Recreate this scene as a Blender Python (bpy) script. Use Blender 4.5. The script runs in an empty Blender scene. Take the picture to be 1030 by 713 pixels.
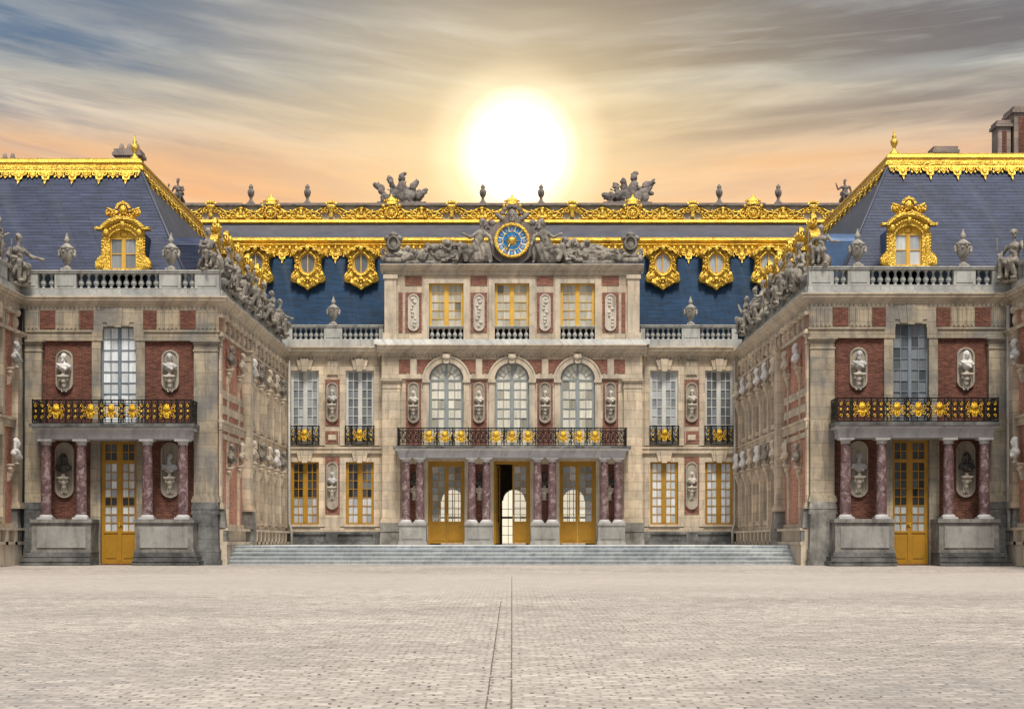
import bpy, bmesh, math, random
from math import sin, cos, pi, radians, sqrt, atan2, floor
from mathutils import Vector, noise as mnoise, Matrix, Euler

random.seed(7)
R = random.Random(11)
scene = bpy.context.scene
COL = scene.collection

# ------------------------------------------------------------------ materials
def newmat(name):
    m = bpy.data.materials.new(name); m.use_nodes = True
    nt = m.node_tree; nt.nodes.clear()
    return m, nt
class G:
    """tiny node-graph helper"""
    def __init__(s, nt): s.nt = nt
    def n(s, typ, **kw):
        nd = s.nt.nodes.new(typ)
        for k, v in kw.items():
            if k.startswith('i_'):
                key = k[2:].replace('_', ' ')
                nd.inputs[key].default_value = v
            else: setattr(nd, k, v)
        return nd
    def l(s, a, b): s.nt.links.new(a, b)
    def math(s, op, a, b=None, clamp=False):
        nd = s.nt.nodes.new('ShaderNodeMath'); nd.operation = op; nd.use_clamp = clamp
        for i, x in enumerate((a, b)):
            if x is None: continue
            if isinstance(x, (int, float)): nd.inputs[i].default_value = x
            else: s.l(x, nd.inputs[i])
        return nd.outputs[0]
    def mix(s, fac, a, b, blend='MIX'):
        nd = s.nt.nodes.new('ShaderNodeMix'); nd.data_type = 'RGBA'; nd.blend_type = blend
        for idx, x in ((0, fac), (6, a), (7, b)):
            if isinstance(x, (int, float)): nd.inputs[idx].default_value = x
            elif isinstance(x, tuple): nd.inputs[idx].default_value = x if len(x) == 4 else (*x, 1)
            else: s.l(x, nd.inputs[idx])
        return nd.outputs[2]
    def ramp(s, fac, stops, interp='LINEAR'):
        nd = s.nt.nodes.new('ShaderNodeValToRGB'); cr = nd.color_ramp; cr.interpolation = interp
        while len(cr.elements) < len(stops): cr.elements.new(0.5)
        for e, (p, c) in zip(cr.elements, stops):
            e.position = p; e.color = (c, c, c, 1) if isinstance(c, (int, float)) else (*c, 1)
        s.l(fac, nd.inputs[0]); return nd.outputs[0]
    def comb(s, x, y, z):
        nd = s.nt.nodes.new('ShaderNodeCombineXYZ')
        for i, v in enumerate((x, y, z)):
            if isinstance(v, (int, float)): nd.inputs[i].default_value = v
            else: s.l(v, nd.inputs[i])
        return nd.outputs[0]
    def noise(s, vec, scale, detail=4, rough=.6, dist=0):
        nd = s.n('ShaderNodeTexNoise'); nd.inputs['Scale'].default_value = scale
        nd.inputs['Detail'].default_value = detail; nd.inputs['Roughness'].default_value = rough
        nd.inputs['Distortion'].default_value = dist
        if vec is not None: s.l(vec, nd.inputs['Vector'])
        return nd.outputs[0]
    def bump(s, h, strength=.3, dist=.02):
        nd = s.n('ShaderNodeBump'); nd.inputs['Strength'].default_value = strength
        nd.inputs['Distance'].default_value = dist; s.l(h, nd.inputs['Height']); return nd.outputs[0]
    def out(s, col, rough=.8, metal=0., normal=None, spec=.4, coat=0., coatr=.03):
        b = s.n('ShaderNodeBsdfPrincipled'); o = s.n('ShaderNodeOutputMaterial')
        if isinstance(col, tuple): b.inputs['Base Color'].default_value = (*col, 1)
        else: s.l(col, b.inputs['Base Color'])
        if isinstance(rough, (int, float)): b.inputs['Roughness'].default_value = rough
        else: s.l(rough, b.inputs['Roughness'])
        b.inputs['Metallic'].default_value = metal
        b.inputs['Specular IOR Level'].default_value = spec
        b.inputs['Coat Weight'].default_value = coat; b.inputs['Coat Roughness'].default_value = coatr
        if normal is not None: s.l(normal, b.inputs['Normal'])
        s.l(b.outputs[0], o.inputs[0]); return b
    def obj(s):
        t = s.n('ShaderNodeTexCoord'); sep = s.n('ShaderNodeSeparateXYZ'); s.l(t.outputs['Object'], sep.inputs[0])
        return t.outputs['Object'], sep.outputs[0], sep.outputs[1], sep.outputs[2]

def stone_mat(name, base, var=.18, dirt=.35, dirtcol=(.10, .095, .09), joints=True, bw=.92, rh=.47, soot=0., ochre=.35, patch=0.):
    m, nt = newmat(name); g = G(nt); vec, x, y, z = g.obj()
    xy = g.math('ADD', x, y)
    uv = g.comb(xy, z, 0.0)
    lo = tuple(c * (1 - var) for c in base); hi = tuple(min(1, c * (1 + var)) for c in base)
    n1 = g.noise(vec, .9, 5, .6)
    col = g.mix(g.ramp(n1, [(.3, 0.), (.7, 1.)]), lo, hi)
    warm = (base[0] * 1.05, base[1] * .86, base[2] * .62)
    col = g.mix(g.math('MULTIPLY', g.ramp(g.noise(vec, .55, 3, .5), [(.45, 0.), (.7, 1.)]), ochre), col, warm)
    h = g.noise(vec, 14, 5, .7)
    if joints:
        b = g.n('ShaderNodeTexBrick'); g.l(uv, b.inputs['Vector'])
        b.inputs['Scale'].default_value = 1; b.inputs['Brick Width'].default_value = bw; b.inputs['Row Height'].default_value = rh
        b.inputs['Mortar Size'].default_value = .011; b.inputs['Mortar Smooth'].default_value = .3; b.inputs['Bias'].default_value = -.1
        b.inputs['Color1'].default_value = (.80, .80, .80, 1); b.inputs['Color2'].default_value = (1.14, 1.1, 1.04, 1)
        b.inputs['Mortar'].default_value = (.5, .47, .43, 1)
        col = g.mix(.85, col, b.outputs['Color'], 'MULTIPLY')
        h = g.math('SUBTRACT', g.math('MULTIPLY', h, .35), b.outputs['Fac'])
    # rain streaks and grey-black lichen
    sv = g.comb(g.math('MULTIPLY', xy, 2.2), g.math('MULTIPLY', z, .32), 0.0)
    st = g.ramp(g.noise(sv, 1.6, 6, .65, .3), [(.47, 0.), (.72, 1.)])
    col = g.mix(g.math('MULTIPLY', st, dirt), col, dirtcol)
    sp = g.ramp(g.noise(vec, 3.2, 6, .75), [(.52, 0.), (.75, 1.)])
    col = g.mix(g.math('MULTIPLY', sp, dirt * .8), col, tuple(c * .8 for c in dirtcol))
    if patch > 0:
        pt = g.ramp(g.noise(g.comb(g.math('MULTIPLY', xy, .5), g.math('MULTIPLY', z, .75), 2.0), 1.0, 5, .6, .4), [(.47, 0.), (.60, 1.)])
        col = g.mix(g.math('MULTIPLY', pt, patch), col, (.135, .14, .15))
    if soot > 0:
        so = g.ramp(g.noise(vec, 1.1, 5, .7), [(.35, 0.), (.62, 1.)])
        col = g.mix(g.math('MULTIPLY', so, soot), col, (.028, .029, .031))
    g.out(col, .85, 0, g.bump(h, .45, .02), .3)
    return m

def brick_mat(name, c1, c2, mort, bw=.23, rh=.072, ms=.008):
    m, nt = newmat(name); g = G(nt); vec, x, y, z = g.obj()
    xy = g.math('ADD', x, y)
    b = g.n('ShaderNodeTexBrick'); g.l(g.comb(xy, z, 0.0), b.inputs['Vector'])
    for k, v in (('Scale', 1), ('Brick Width', bw), ('Row Height', rh), ('Mortar Size', ms), ('Mortar Smooth', .2), ('Bias', -.15)):
        b.inputs[k].default_value = v
    b.inputs['Color1'].default_value = (*c1, 1); b.inputs['Color2'].default_value = (*c2, 1); b.inputs['Mortar'].default_value = (*mort, 1)
    n = g.ramp(g.noise(vec, 1.4, 5, .7), [(.3, .62), (.7, 1.2)])
    col = g.mix(.8, b.outputs['Color'], n, 'MULTIPLY')
    sv = g.comb(g.math('MULTIPLY', xy, 5.0), g.math('MULTIPLY', z, 14.0), 0.0)
    col = g.mix(.7, col, g.ramp(g.noise(sv, 1.0, 2, .5), [(.3, .5), (.7, 1.35)]), 'MULTIPLY')
    g.out(col, .85, 0, g.bump(g.math('SUBTRACT', g.math('MULTIPLY', g.noise(vec, 20, 3), .3), b.outputs['Fac']), .4, .012), .25)
    return m

def slate_mat(name, c1, c2, rh=.13, bw=.24):
    m, nt = newmat(name); g = G(nt); vec, x, y, z = g.obj()
    xy = g.math('ADD', x, g.math('MULTIPLY', y, .999))
    b = g.n('ShaderNodeTexBrick'); g.l(g.comb(xy, z, 0.0), b.inputs['Vector'])
    for k, v in (('Scale', 1), ('Brick Width', bw), ('Row Height', rh), ('Mortar Size', .014), ('Mortar Smooth', .5), ('Bias', 0)):
        b.inputs[k].default_value = v
    b.inputs['Color1'].default_value = (*c1, 1); b.inputs['Color2'].default_value = (*c2, 1)
    b.inputs['Mortar'].default_value = tuple(c * .42 for c in c1) + (1,)
    n = g.ramp(g.noise(vec, .7, 5, .65), [(.3, .72), (.7, 1.25)])
    col = g.mix(.9, b.outputs['Color'], n, 'MULTIPLY')
    sv = g.comb(g.math('MULTIPLY', xy, 1.2), g.math('MULTIPLY', z, 7.7), 0.0)
    col = g.mix(.85, col, g.ramp(g.noise(sv, 1.0, 3, .5), [(.35, .62), (.7, 1.4)]), 'MULTIPLY')
    stv = g.comb(g.math('MULTIPLY', xy, 1.6), g.math('MULTIPLY', z, .22), 3.0)
    col = g.mix(g.math('MULTIPLY', g.ramp(g.noise(stv, 1.0, 5, .65), [(.5, 0.), (.75, 1.)]), .3), col, (.10, .11, .13))
    g.out(col, .55, 0, g.bump(g.math('SUBTRACT', g.math('MULTIPLY', g.noise(vec, 9, 3), .5), b.outputs['Fac']), .35, .015), .22)
    return m

def gold_mat(name, base=(.74, .49, .085), rough=.33, metal=.85, tarnish=.75, bs=1.0):
    m, nt = newmat(name); g = G(nt); vec, x, y, z = g.obj()
    n = g.noise(vec, 7, 5, .65); n2 = g.noise(vec, 2.0, 4, .6)
    col = g.mix(g.math('MULTIPLY', g.ramp(n2, [(.48, 0.), (.72, 1.)]), tarnish), base, (base[0] * .55, base[1] * .45, base[2] * .4))
    col = g.mix(g.ramp(n, [(.55, 0.), (.8, .6)]), col, (base[0] * .4, base[1] * .33, base[2] * .3))
    g.out(col, g.ramp(n, [(.3, rough), (.7, rough + .15)]), metal, g.bump(g.noise(vec, 11, 4, .6), bs, .06), .5)
    return m

def plain_mat(name, base, rough=.6, metal=0., var=.2, scale=3., bs=.2, coat=0., spec=.4):
    m, nt = newmat(name); g = G(nt); vec, x, y, z = g.obj()
    col = g.mix(g.ramp(g.noise(vec, scale, 5, .65), [(.3, 0.), (.7, 1.)]), tuple(c * (1 - var) for c in base), tuple(min(1, c * (1 + var)) for c in base))
    g.out(col, rough, metal, g.bump(g.noise(vec, scale * 5, 4), bs, .015), spec, coat)
    return m

def marble_mat(name, dark, mid, vein):
    m, nt = newmat(name); g = G(nt); vec, x, y, z = g.obj()
    n = g.noise(vec, 3.2, 6, .7, 1.2)
    col = g.ramp(n, [(.32, dark), (.52, mid), (.60, vein), (.66, mid), (.8, dark)])
    v = g.ramp(g.noise(vec, 5.5, 3, .6, 2.0), [(.47, 0.), (.5, 1.), (.53, 0.)])
    col = g.mix(g.math('MULTIPLY', v, .65), col, vein)
    g.out(col, .28, 0, None, .5)
    return m

def pane_mat(name, dark=(.012, .014, .018), mid=(.2, .22, .24), light=(.78, .82, .84), spec=.5):
    m, nt = newmat(name); g = G(nt); vec, x, y, z = g.obj()
    a = g.n('ShaderNodeAttribute'); a.attribute_name = 'tone'
    xy = g.math('ADD', x, y)
    f = g.ramp(g.noise(g.comb(g.math('MULTIPLY', xy, 9.0), g.math('MULTIPLY', z, .9), 0.0), 1.0, 3, .5), [(.3, .78), (.7, 1.1)])
    col = g.mix(1.0, g.ramp(a.outputs['Fac'], [(0., dark), (.5, mid), (1., light)]), f, 'MULTIPLY')
    g.out(col, .35, 0, None, .3, spec, .02)
    return m

def glass_mat(name):
    m, nt = newmat(name); g = G(nt)
    t = g.n('ShaderNodeBsdfTransparent'); t.inputs[0].default_value = (.93, .94, .93, 1)
    df = g.n('ShaderNodeBsdfDiffuse'); df.inputs[0].default_value = (.62, .60, .52, 1); m0 = g.n('ShaderNodeMixShader')
    vec, x_, y_, z_ = g.obj()
    g.l(g.math('ADD', g.math('MULTIPLY', g.ramp(g.noise(vec, 1.7, 4, .6), [(.3, 0.), (.7, 1.)]), .22), .10), m0.inputs[0]); g.l(t.outputs[0], m0.inputs[1]); g.l(df.outputs[0], m0.inputs[2])
    gl = g.n('ShaderNodeBsdfGlossy'); gl.inputs['Roughness'].default_value = .03; gl.inputs[0].default_value = (.9, .93, .95, 1)
    fr = g.n('ShaderNodeFresnel'); fr.inputs[0].default_value = 1.6
    mx = g.n('ShaderNodeMixShader'); o = g.n('ShaderNodeOutputMaterial')
    g.l(g.math('ADD', fr.outputs[0], .14, True), mx.inputs[0]); g.l(m0.outputs[0], mx.inputs[1]); g.l(gl.outputs[0], mx.inputs[2]); g.l(mx.outputs[0], o.inputs[0])
    return m

def sett_mat(name):
    m, nt = newmat(name); g = G(nt); vec, x, y, z = g.obj()
    wob = g.noise(vec, 1.6, 3, .6)
    wx = g.math('ADD', x, g.math('MULTIPLY', g.noise(vec, 3.1, 3, .6), .22))
    wy = g.math('ADD', y, g.math('MULTIPLY', wob, .30))
    uv = g.comb(wx, wy, 0.0)
    b = g.n('ShaderNodeTexBrick'); g.l(uv, b.inputs['Vector'])
    for k, v in (('Scale', 1), ('Brick Width', .21), ('Row Height', .17), ('Mortar Size', .016), ('Mortar Smooth', .25), ('Bias', -.2)):
        b.inputs[k].default_value = v
    b.inputs['Color1'].default_value = (.385, .342, .305, 1); b.inputs['Color2'].default_value = (.56, .505, .452, 1); b.inputs['Mortar'].default_value = (.31, .272, .238, 1)
    col = b.outputs['Color']
    # missing joint sand: dark short gaps
    gap = g.math('MULTIPLY', b.outputs['Fac'], g.ramp(g.noise(g.comb(g.math('MULTIPLY', x, 2.6), g.math('MULTIPLY', y, 2.0), 0.0), 1.0, 3, .7), [(.5, 0.), (.62, 1.)]))
    col = g.mix(g.math('MULTIPLY', gap, .9), col, (.075, .062, .052))
    blot = g.ramp(g.noise(g.comb(g.math('MULTIPLY', x, .14), g.math('MULTIPLY', y, .22), 0.0), 1.0, 6, .68), [(.32, .70), (.66, 1.12)])
    col = g.mix(.9, col, blot, 'MULTIPLY')
    pt = g.ramp(g.noise(g.comb(g.math('MULTIPLY', x, 4.0), g.math('MULTIPLY', y, 3.3), 0.0), 1.0, 3, .7), [(.3, .74), (.7, 1.2)])
    col = g.mix(.8, col, pt, 'MULTIPLY')
    st = g.ramp(g.noise(g.comb(g.math('MULTIPLY', x, .35), g.math('MULTIPLY', y, .22), 3.0), 1.0, 6, .75), [(.54, 0.), (.72, 1.)])
    col = g.mix(g.math('MULTIPLY', st, .5), col, (.25, .225, .205))
    # smooth dusty sand strip in front of the steps
    dust = g.math('MULTIPLY', g.ramp(g.math('MULTIPLY', g.math('ADD', y, 40.0), .025), [(.28, 0.), (.46, 1.), (.66, 1.), (.78, .0)]), .6)
    col = g.mix(dust, col, (.43, .383, .342))
    sk = g.ramp(g.noise(g.comb(g.math('MULTIPLY', x, 1.1), g.math('MULTIPLY', y, 2.6), 5.0), 1.0, 6, .72), [(.48, 0.), (.7, 1.)])
    col = g.mix(g.math('MULTIPLY', sk, .48), col, (.28, .25, .225))
    ax = g.math('ADD', g.math('ABSOLUTE', g.math('ADD', x, .2)), g.math('MULTIPLY', g.math('SUBTRACT', g.noise(vec, .45, 4, .6), .5), 5.0))
    pa = g.math('MULTIPLY', g.ramp(g.math('MULTIPLY', ax, .125, True), [(.22, 0.), (.55, 1.)]), g.ramp(g.math('MULTIPLY', g.math('ADD', y, 42.0), -.13, True), [(0., .15), (.75, 1.)]))
    tr = g.ramp(g.noise(g.comb(g.math('MULTIPLY', x, 1.6), g.math('MULTIPLY', y, 2.2), 9.0), 1.0, 6, .75), [(.36, 0.), (.62, 1.)])
    col = g.mix(g.math('MULTIPLY', g.math('MULTIPLY', pa, tr), .62), col, (.20, .185, .18))
    h = g.math('SUBTRACT', g.math('MULTIPLY', g.noise(vec, 9, 4), .6), g.math('MULTIPLY', b.outputs['Fac'], 1.4))
    g.out(col, .8, 0, g.bump(h, .5, .03), .3)
    return m

M = {}
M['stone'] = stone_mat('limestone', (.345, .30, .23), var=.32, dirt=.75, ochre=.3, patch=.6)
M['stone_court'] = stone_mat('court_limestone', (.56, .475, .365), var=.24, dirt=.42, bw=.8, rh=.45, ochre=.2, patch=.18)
M['trim'] = stone_mat('carved_limestone', (.53, .455, .355), dirt=.55, joints=False, ochre=.2, patch=.15)
M['sill'] = stone_mat('greyed_limestone', (.40, .41, .405), dirt=.55, joints=True, bw=1.3, rh=.9, ochre=.04)
M['plinth'] = stone_mat('sooty_limestone', (.20, .205, .205), var=.3, dirt=.7, soot=.85, joints=True, bw=1.1, rh=.5, ochre=.1)
M['pedestal'] = stone_mat('pedestal_limestone', (.29, .28, .255), var=.3, dirt=.8, soot=.6, joints=False, ochre=.1)
M['statue'] = stone_mat('weathered_statue_stone', (.27, .245, .21), var=.45, dirt=.95, dirtcol=(.045, .042, .04), joints=False, ochre=.1)
M['statue_dark'] = stone_mat('dark_statue_stone', (.20, .175, .16), var=.3, dirt=.9, dirtcol=(.035, .033, .034), joints=False, ochre=.1)
M['vase'] = stone_mat('vase_stone', (.39, .395, .375), dirt=.6, dirtcol=(.09, .085, .08), joints=False, ochre=.1)
M['urn_stone'] = stone_mat('weathered_urn_stone', (.33, .31, .275), var=.35, dirt=.9, dirtcol=(.06, .056, .05), joints=False, ochre=.15)
M['white_marble'] = stone_mat('white_marble', (.60, .585, .57), dirt=.25, joints=False, ochre=.0)
M['capital_stone'] = stone_mat('pale_capital_stone', (.46, .455, .46), dirt=.35, joints=False, ochre=.05)
M['bronze'] = plain_mat('dark_bronze', (.07, .065, .06), .45, .4, .3)
M['grey_marble'] = stone_mat('grey_marble', (.42, .41, .40), dirt=.4, joints=False, ochre=.05)
M['portico'] = stone_mat('pale_portico_stone', (.45, .45, .465), dirt=.45, joints=False, ochre=.05)
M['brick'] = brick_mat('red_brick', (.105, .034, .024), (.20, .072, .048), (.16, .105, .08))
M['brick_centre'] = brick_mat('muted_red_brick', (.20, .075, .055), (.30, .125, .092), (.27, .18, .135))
M['brick_court'] = brick_mat('lit_rose_brick', (.44, .17, .115), (.57, .26, .175), (.48, .33, .25))  # rose brick, lightened to stand in for light on the court side walls
M['slate'] = slate_mat('blue_grey_slate', (.027, .037, .078), (.035, .047, .094), .135, 1.7)
M['slate_blue'] = slate_mat('deep_blue_slate', (.004, .032, .082), (.006, .040, .100), .12, 1.7)
M['lead'] = plain_mat('lead_sheet', (.068, .075, .10), .55, .1, .25, 1.2, .15)
M['lead_blue'] = plain_mat('blue_lead_sheet', (.075, .13, .24), .4, .2, .3, 2, .15)
M['gold'] = gold_mat('gilding')
M['gold_rail'] = gold_mat('gilt_iron', (.66, .41, .035), .4, .7, .7)
M['crest_ground'] = plain_mat('faded_gilt_ground', (.42, .39, .32), .6, .2, .35, 2.5)
M['foot_shade'] = plain_mat('dark_painted_shade', (.006, .010, .016), .9, 0, .3, 3, spec=.05)  # shade at the foot of the wing roofs, put into the colour
M['foot_shade_blue'] = plain_mat('blue_black_painted_shade', (.003, .008, .016), .9, 0, .3, 3, spec=.05)  # same painted shade for the central roof
M['iron'] = plain_mat('black_iron', (.015, .014, .013), .5, .5, .3)
M['ochre'] = plain_mat('ochre_paint', (.34, .175, .012), .5, 0, .14, 2.5, .1)
M['ochre_pale'] = plain_mat('pale_ochre_paint', (.62, .37, .06), .5, 0, .14, 2.5, .1)
M['grey_paint'] = plain_mat('blue_grey_paint', (.17, .205, .245), .55, 0, .15, 3, .1)
M['arch_paint'] = plain_mat('grey_green_paint', (.25, .28, .29), .55, 0, .12, 3, .1)
M['white_paint'] = plain_mat('cream_paint', (.52, .52, .49), .55, 0, .12, 3, .1)
M['pane'] = pane_mat('curtained_pane')
M['pane_warm'] = pane_mat('shaded_pane', (.03, .028, .02), (.26, .25, .2), (.74, .71, .61), .35)
M['glass'] = glass_mat('clear_glass')
M['red_marble'] = marble_mat('red_marble', (.055, .029, .033), (.12, .066, .071), (.31, .245, .245))
M['steps'] = stone_mat('blue_grey_marble', (.47, .51, .535), dirt=.5, dirtcol=(.12, .14, .16), joints=True, bw=1.6, rh=.156, ochre=.0)
M['terrace'] = stone_mat('pale_marble_paving', (.62, .60, .57), dirt=.2, joints=False, ochre=.0)
M['setts'] = sett_mat('granite_setts')
M['gutter'] = plain_mat('gutter_stone', (.62, .575, .53), .8, 0, .25, 2.2, .4)
M['joint'] = plain_mat('open_joint', (.13, .108, .088), .9, 0, .3, 6, .3)
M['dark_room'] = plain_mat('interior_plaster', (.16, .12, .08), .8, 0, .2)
M['dial_blue'] = plain_mat('blue_enamel', (.012, .17, .45), .3, 0, .2, 6, .05)
M['dial_cream'] = plain_mat('cream_enamel', (.86, .80, .62), .4, 0, .1, 6, .05)
M['pipe'] = plain_mat('zinc_pipe', (.40, .38, .34), .5, .2, .2)
M['chimney'] = stone_mat('chimney_stone', (.30, .245, .22), dirt=.5, joints=True, bw=.6, rh=.35)
M['niche'] = stone_mat('niche_limestone', (.34, .305, .25), var=.25, dirt=.6, dirtcol=(.08, .075, .07), joints=False, ochre=.25)
M['trim_grey'] = stone_mat('grey_panel_limestone', (.27, .268, .255), var=.25, dirt=.6, joints=False, ochre=.08)
M['relief'] = stone_mat('carved_relief', (.52, .475, .41), dirt=.6, dirtcol=(.16, .15, .13), joints=False, ochre=.1)

# ------------------------------------------------------------------ geometry helpers
def frame(o, ud, nd):
    ox, oy, oz = o
    def f(u, d, z): return (ox + u * ud[0] + d * nd[0], oy + u * ud[1] + d * nd[1], oz + z)
    return f
def slope(F, zt, k):
    """a frame whose plane leans: d grows by k per metre below zt"""
    return lambda u, d, z: F(u, d + (zt - z) * k, z)
W = lambda x, y, z: (x, y, z)

def wloc(o):
    v = Vector((0, 0, 0))
    while o is not None: v += o.location; o = o.parent
    return v

class MB:
    def __init__(s, F=W): s.v = []; s.f = []; s.sm = []; s.F = F; s.t = []
    def add(s, pts, faces, smooth=False, raw=False):
        b = len(s.v)
        s.v += [tuple(p) for p in pts] if raw else [s.F(*p) for p in pts]
        for f in faces: s.f.append([b + i for i in f]); s.sm.append(smooth)
        return s
    def quad(s, *p): return s.add(p, [tuple(range(len(p)))])
    def box(s, u0, u1, d0, d1, z0, z1):
        p = [(u, d, z) for u in (u0, u1) for d in (d0, d1) for z in (z0, z1)]
        return s.add(p, [(0, 1, 3, 2), (4, 6, 7, 5), (0, 4, 5, 1), (2, 3, 7, 6), (0, 2, 6, 4), (1, 5, 7, 3)])
    def frus(s, u0, u1, d0, d1, z0, z1, e):
        """box whose foot is e wider than its top on u and d1"""
        p = [(u0 - e, d0, z0), (u1 + e, d0, z0), (u1 + e, d1 + e, z0), (u0 - e, d1 + e, z0), (u0, d0, z1), (u1, d0, z1), (u1, d1, z1), (u0, d1, z1)]
        return s.add(p, [(0, 1, 2, 3), (4, 5, 6, 7), (0, 1, 5, 4), (1, 2, 6, 5), (2, 3, 7, 6), (3, 0, 4, 7)])
    def profile(s, u0, u1, pts, k0=0, k1=0):
        n = len(pts)
        p = [(u0 - k0 * d, d, z) for d, z in pts] + [(u1 + k1 * d, d, z) for d, z in pts]
        f = [(i, (i + 1) % n, n + (i + 1) % n, n + i) for i in range(n)]
        f.append(tuple(range(n))); f.append(tuple(range(n, 2 * n)))
        return s.add(p, f)
    def poly(s, pts, d0, d1):
        n = len(pts)
        p = [(u, d0, z) for u, z in pts] + [(u, d1, z) for u, z in pts]
        return s.add(p, [(i, (i + 1) % n, n + (i + 1) % n, n + i) for i in range(n)] + [tuple(range(n)), tuple(range(n, 2 * n))])
    def lathe(s, u, d, z, prof, n=14, sq=1.0):
        p = []
        for r, h in prof:
            for k in range(n): a = 2 * pi * k / n; p.append((u + r * cos(a), d + r * sin(a) * sq, z + h))
        m = len(prof); f = []
        for i in range(m - 1):
            for k in range(n): f.append((i * n + k, i * n + (k + 1) % n, (i + 1) * n + (k + 1) % n, (i + 1) * n + k))
        s.add(p, f, True)
        s.add([(u + prof[-1][0] * cos(2 * pi * k / n), d + prof[-1][0] * sin(2 * pi * k / n) * sq, z + prof[-1][1]) for k in range(n)], [tuple(range(n))])
        return s
    def ell(s, u, d, z, ru, rd, rz, nu=10, nv=7, rot=0):
        p = [(0, 0, 1)]
        for i in range(1, nv):
            th = pi * i / nv
            for k in range(nu): a = 2 * pi * k / nu; p.append((sin(th) * cos(a), sin(th) * sin(a), cos(th)))
        p.append((0, 0, -1)); f = []
        for k in range(nu): f.append((0, 1 + k, 1 + (k + 1) % nu))
        for i in range(nv - 2):
            for k in range(nu): f.append((1 + i * nu + k, 1 + i * nu + (k + 1) % nu, 1 + (i + 1) * nu + (k + 1) % nu, 1 + (i + 1) * nu + k))
        b = 1 + (nv - 2) * nu
        for k in range(nu): f.append((b + k, b + (k + 1) % nu, len(p) - 1))
        c, si = cos(rot), sin(rot)
        q = []
        for a, b_, e in p:
            a, b_, e = a * ru, b_ * rd, e * rz
            q.append((u + a * c - e * si, d + b_, z + a * si + e * c))
        return s.add(q, f, True)
    def tube(s, path, r, n=6, taper=1.0):
        pts = [Vector(p) for p in path]; m = len(pts); p = []
        for i, q in enumerate(pts):
            t = (pts[min(i + 1, m - 1)] - pts[max(i - 1, 0)]).normalized()
            a = t.cross(Vector((0, 1, 0)));
            if a.length < .1: a = t.cross(Vector((1, 0, 0)))
            a.normalize(); b = t.cross(a)
            rr = r * (1 + (taper - 1) * i / max(1, m - 1))
            for k in range(n): w = 2 * pi * k / n; p.append(tuple(q + a * (rr * cos(w)) + b * (rr * sin(w))))
        f = [(i * n + k, i * n + (k + 1) % n, (i + 1) * n + (k + 1) % n, (i + 1) * n + k) for i in range(m - 1) for k in range(n)]
        f += [tuple(range(n)), tuple(range((m - 1) * n, m * n))]
        return s.add(p, f, True)
    def scroll(s, u, d, z, r, turns=1.4, a0=0., sgn=1, tr=.03, n=6, k=22, r1=.18):
        path = []
        for i in range(k + 1):
            t = i / k; a = a0 + sgn * t * turns * 2 * pi; rr = r * (1 - t * (1 - r1))
            path.append((u + rr * cos(a), d, z + rr * sin(a)))
        return s.tube(path, tr, n, .8)
    def arc(s, u, z, r0, r1, a0, a1, d0, d1, n=16):
        for i in range(n):
            A, B = a0 + (a1 - a0) * i / n, a0 + (a1 - a0) * (i + 1) / n
            s.poly([(u + r0 * cos(A), z + r0 * sin(A)), (u + r1 * cos(A), z + r1 * sin(A)), (u + r1 * cos(B), z + r1 * sin(B)), (u + r0 * cos(B), z + r0 * sin(B))], d0, d1)
        return s
    def oval(s, u, z, ru, rz, d0, d1, n=28, straight=0.):
        return s.poly([(u + ru * cos(2 * pi * i / n), z + rz * sin(2 * pi * i / n) + (straight if sin(2 * pi * i / n) > 1e-6 else -straight)) for i in range(n)], d0, d1)
    def ovalring(s, u, z, ru, rz, w, d0, d1, n=28, straight=0.):
        def P(k, ww):
            a = 2 * pi * (k + .5) / n; return (u + (ru + ww) * cos(a), z + (rz + ww) * sin(a) + (straight if sin(a) > 0 else -straight))
        for k in range(n): s.poly([P(k, 0), P(k, w), P(k + 1, w), P(k + 1, 0)], d0, d1)
        return s
    def wall(s, u0, u1, z0, z1, holes, d=0., rev=.4):
        us = sorted({u0, u1, *[h[0] for h in holes], *[h[1] for h in holes]}); zs = sorted({z0, z1, *[h[2] for h in holes], *[h[3] for h in holes]})
        us = [u for u in us if u0 <= u <= u1]; zs = [z for z in zs if z0 <= z <= z1]
        for a, b in zip(us, us[1:]):
            for c, e in zip(zs, zs[1:]):
                mu, mz = (a + b) / 2, (c + e) / 2
                if any(h[0] < mu < h[1] and h[2] < mz < h[3] for h in holes): continue
                s.quad((a, d, c), (b, d, c), (b, d, e), (a, d, e))
        for a, b, c, e in holes:
            D = d - rev
            s.quad((a, d, c), (a, D, c), (a, D, e), (a, d, e)); s.quad((b, d, c), (b, D, c), (b, D, e), (b, d, e))
            s.quad((a, d, e), (a, D, e), (b, D, e), (b, d, e)); s.quad((a, d, c), (a, D, c), (b, D, c), (b, d, c))
        return s
    def archfill(s, u, hw, zs, zt, d, rev, n=14):
        for i in range(n):
            A, B = pi - pi * i / n, pi - pi * (i + 1) / n
            p, q = (u + hw * cos(A), zs + hw * sin(A)), (u + hw * cos(B), zs + hw * sin(B))
            s.quad((p[0], d, p[1]), (q[0], d, q[1]), (q[0], d, zt), (p[0], d, zt))
            s.quad((p[0], d, p[1]), (q[0], d, q[1]), (q[0], d - rev, q[1]), (p[0], d - rev, p[1]))
        return s
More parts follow.
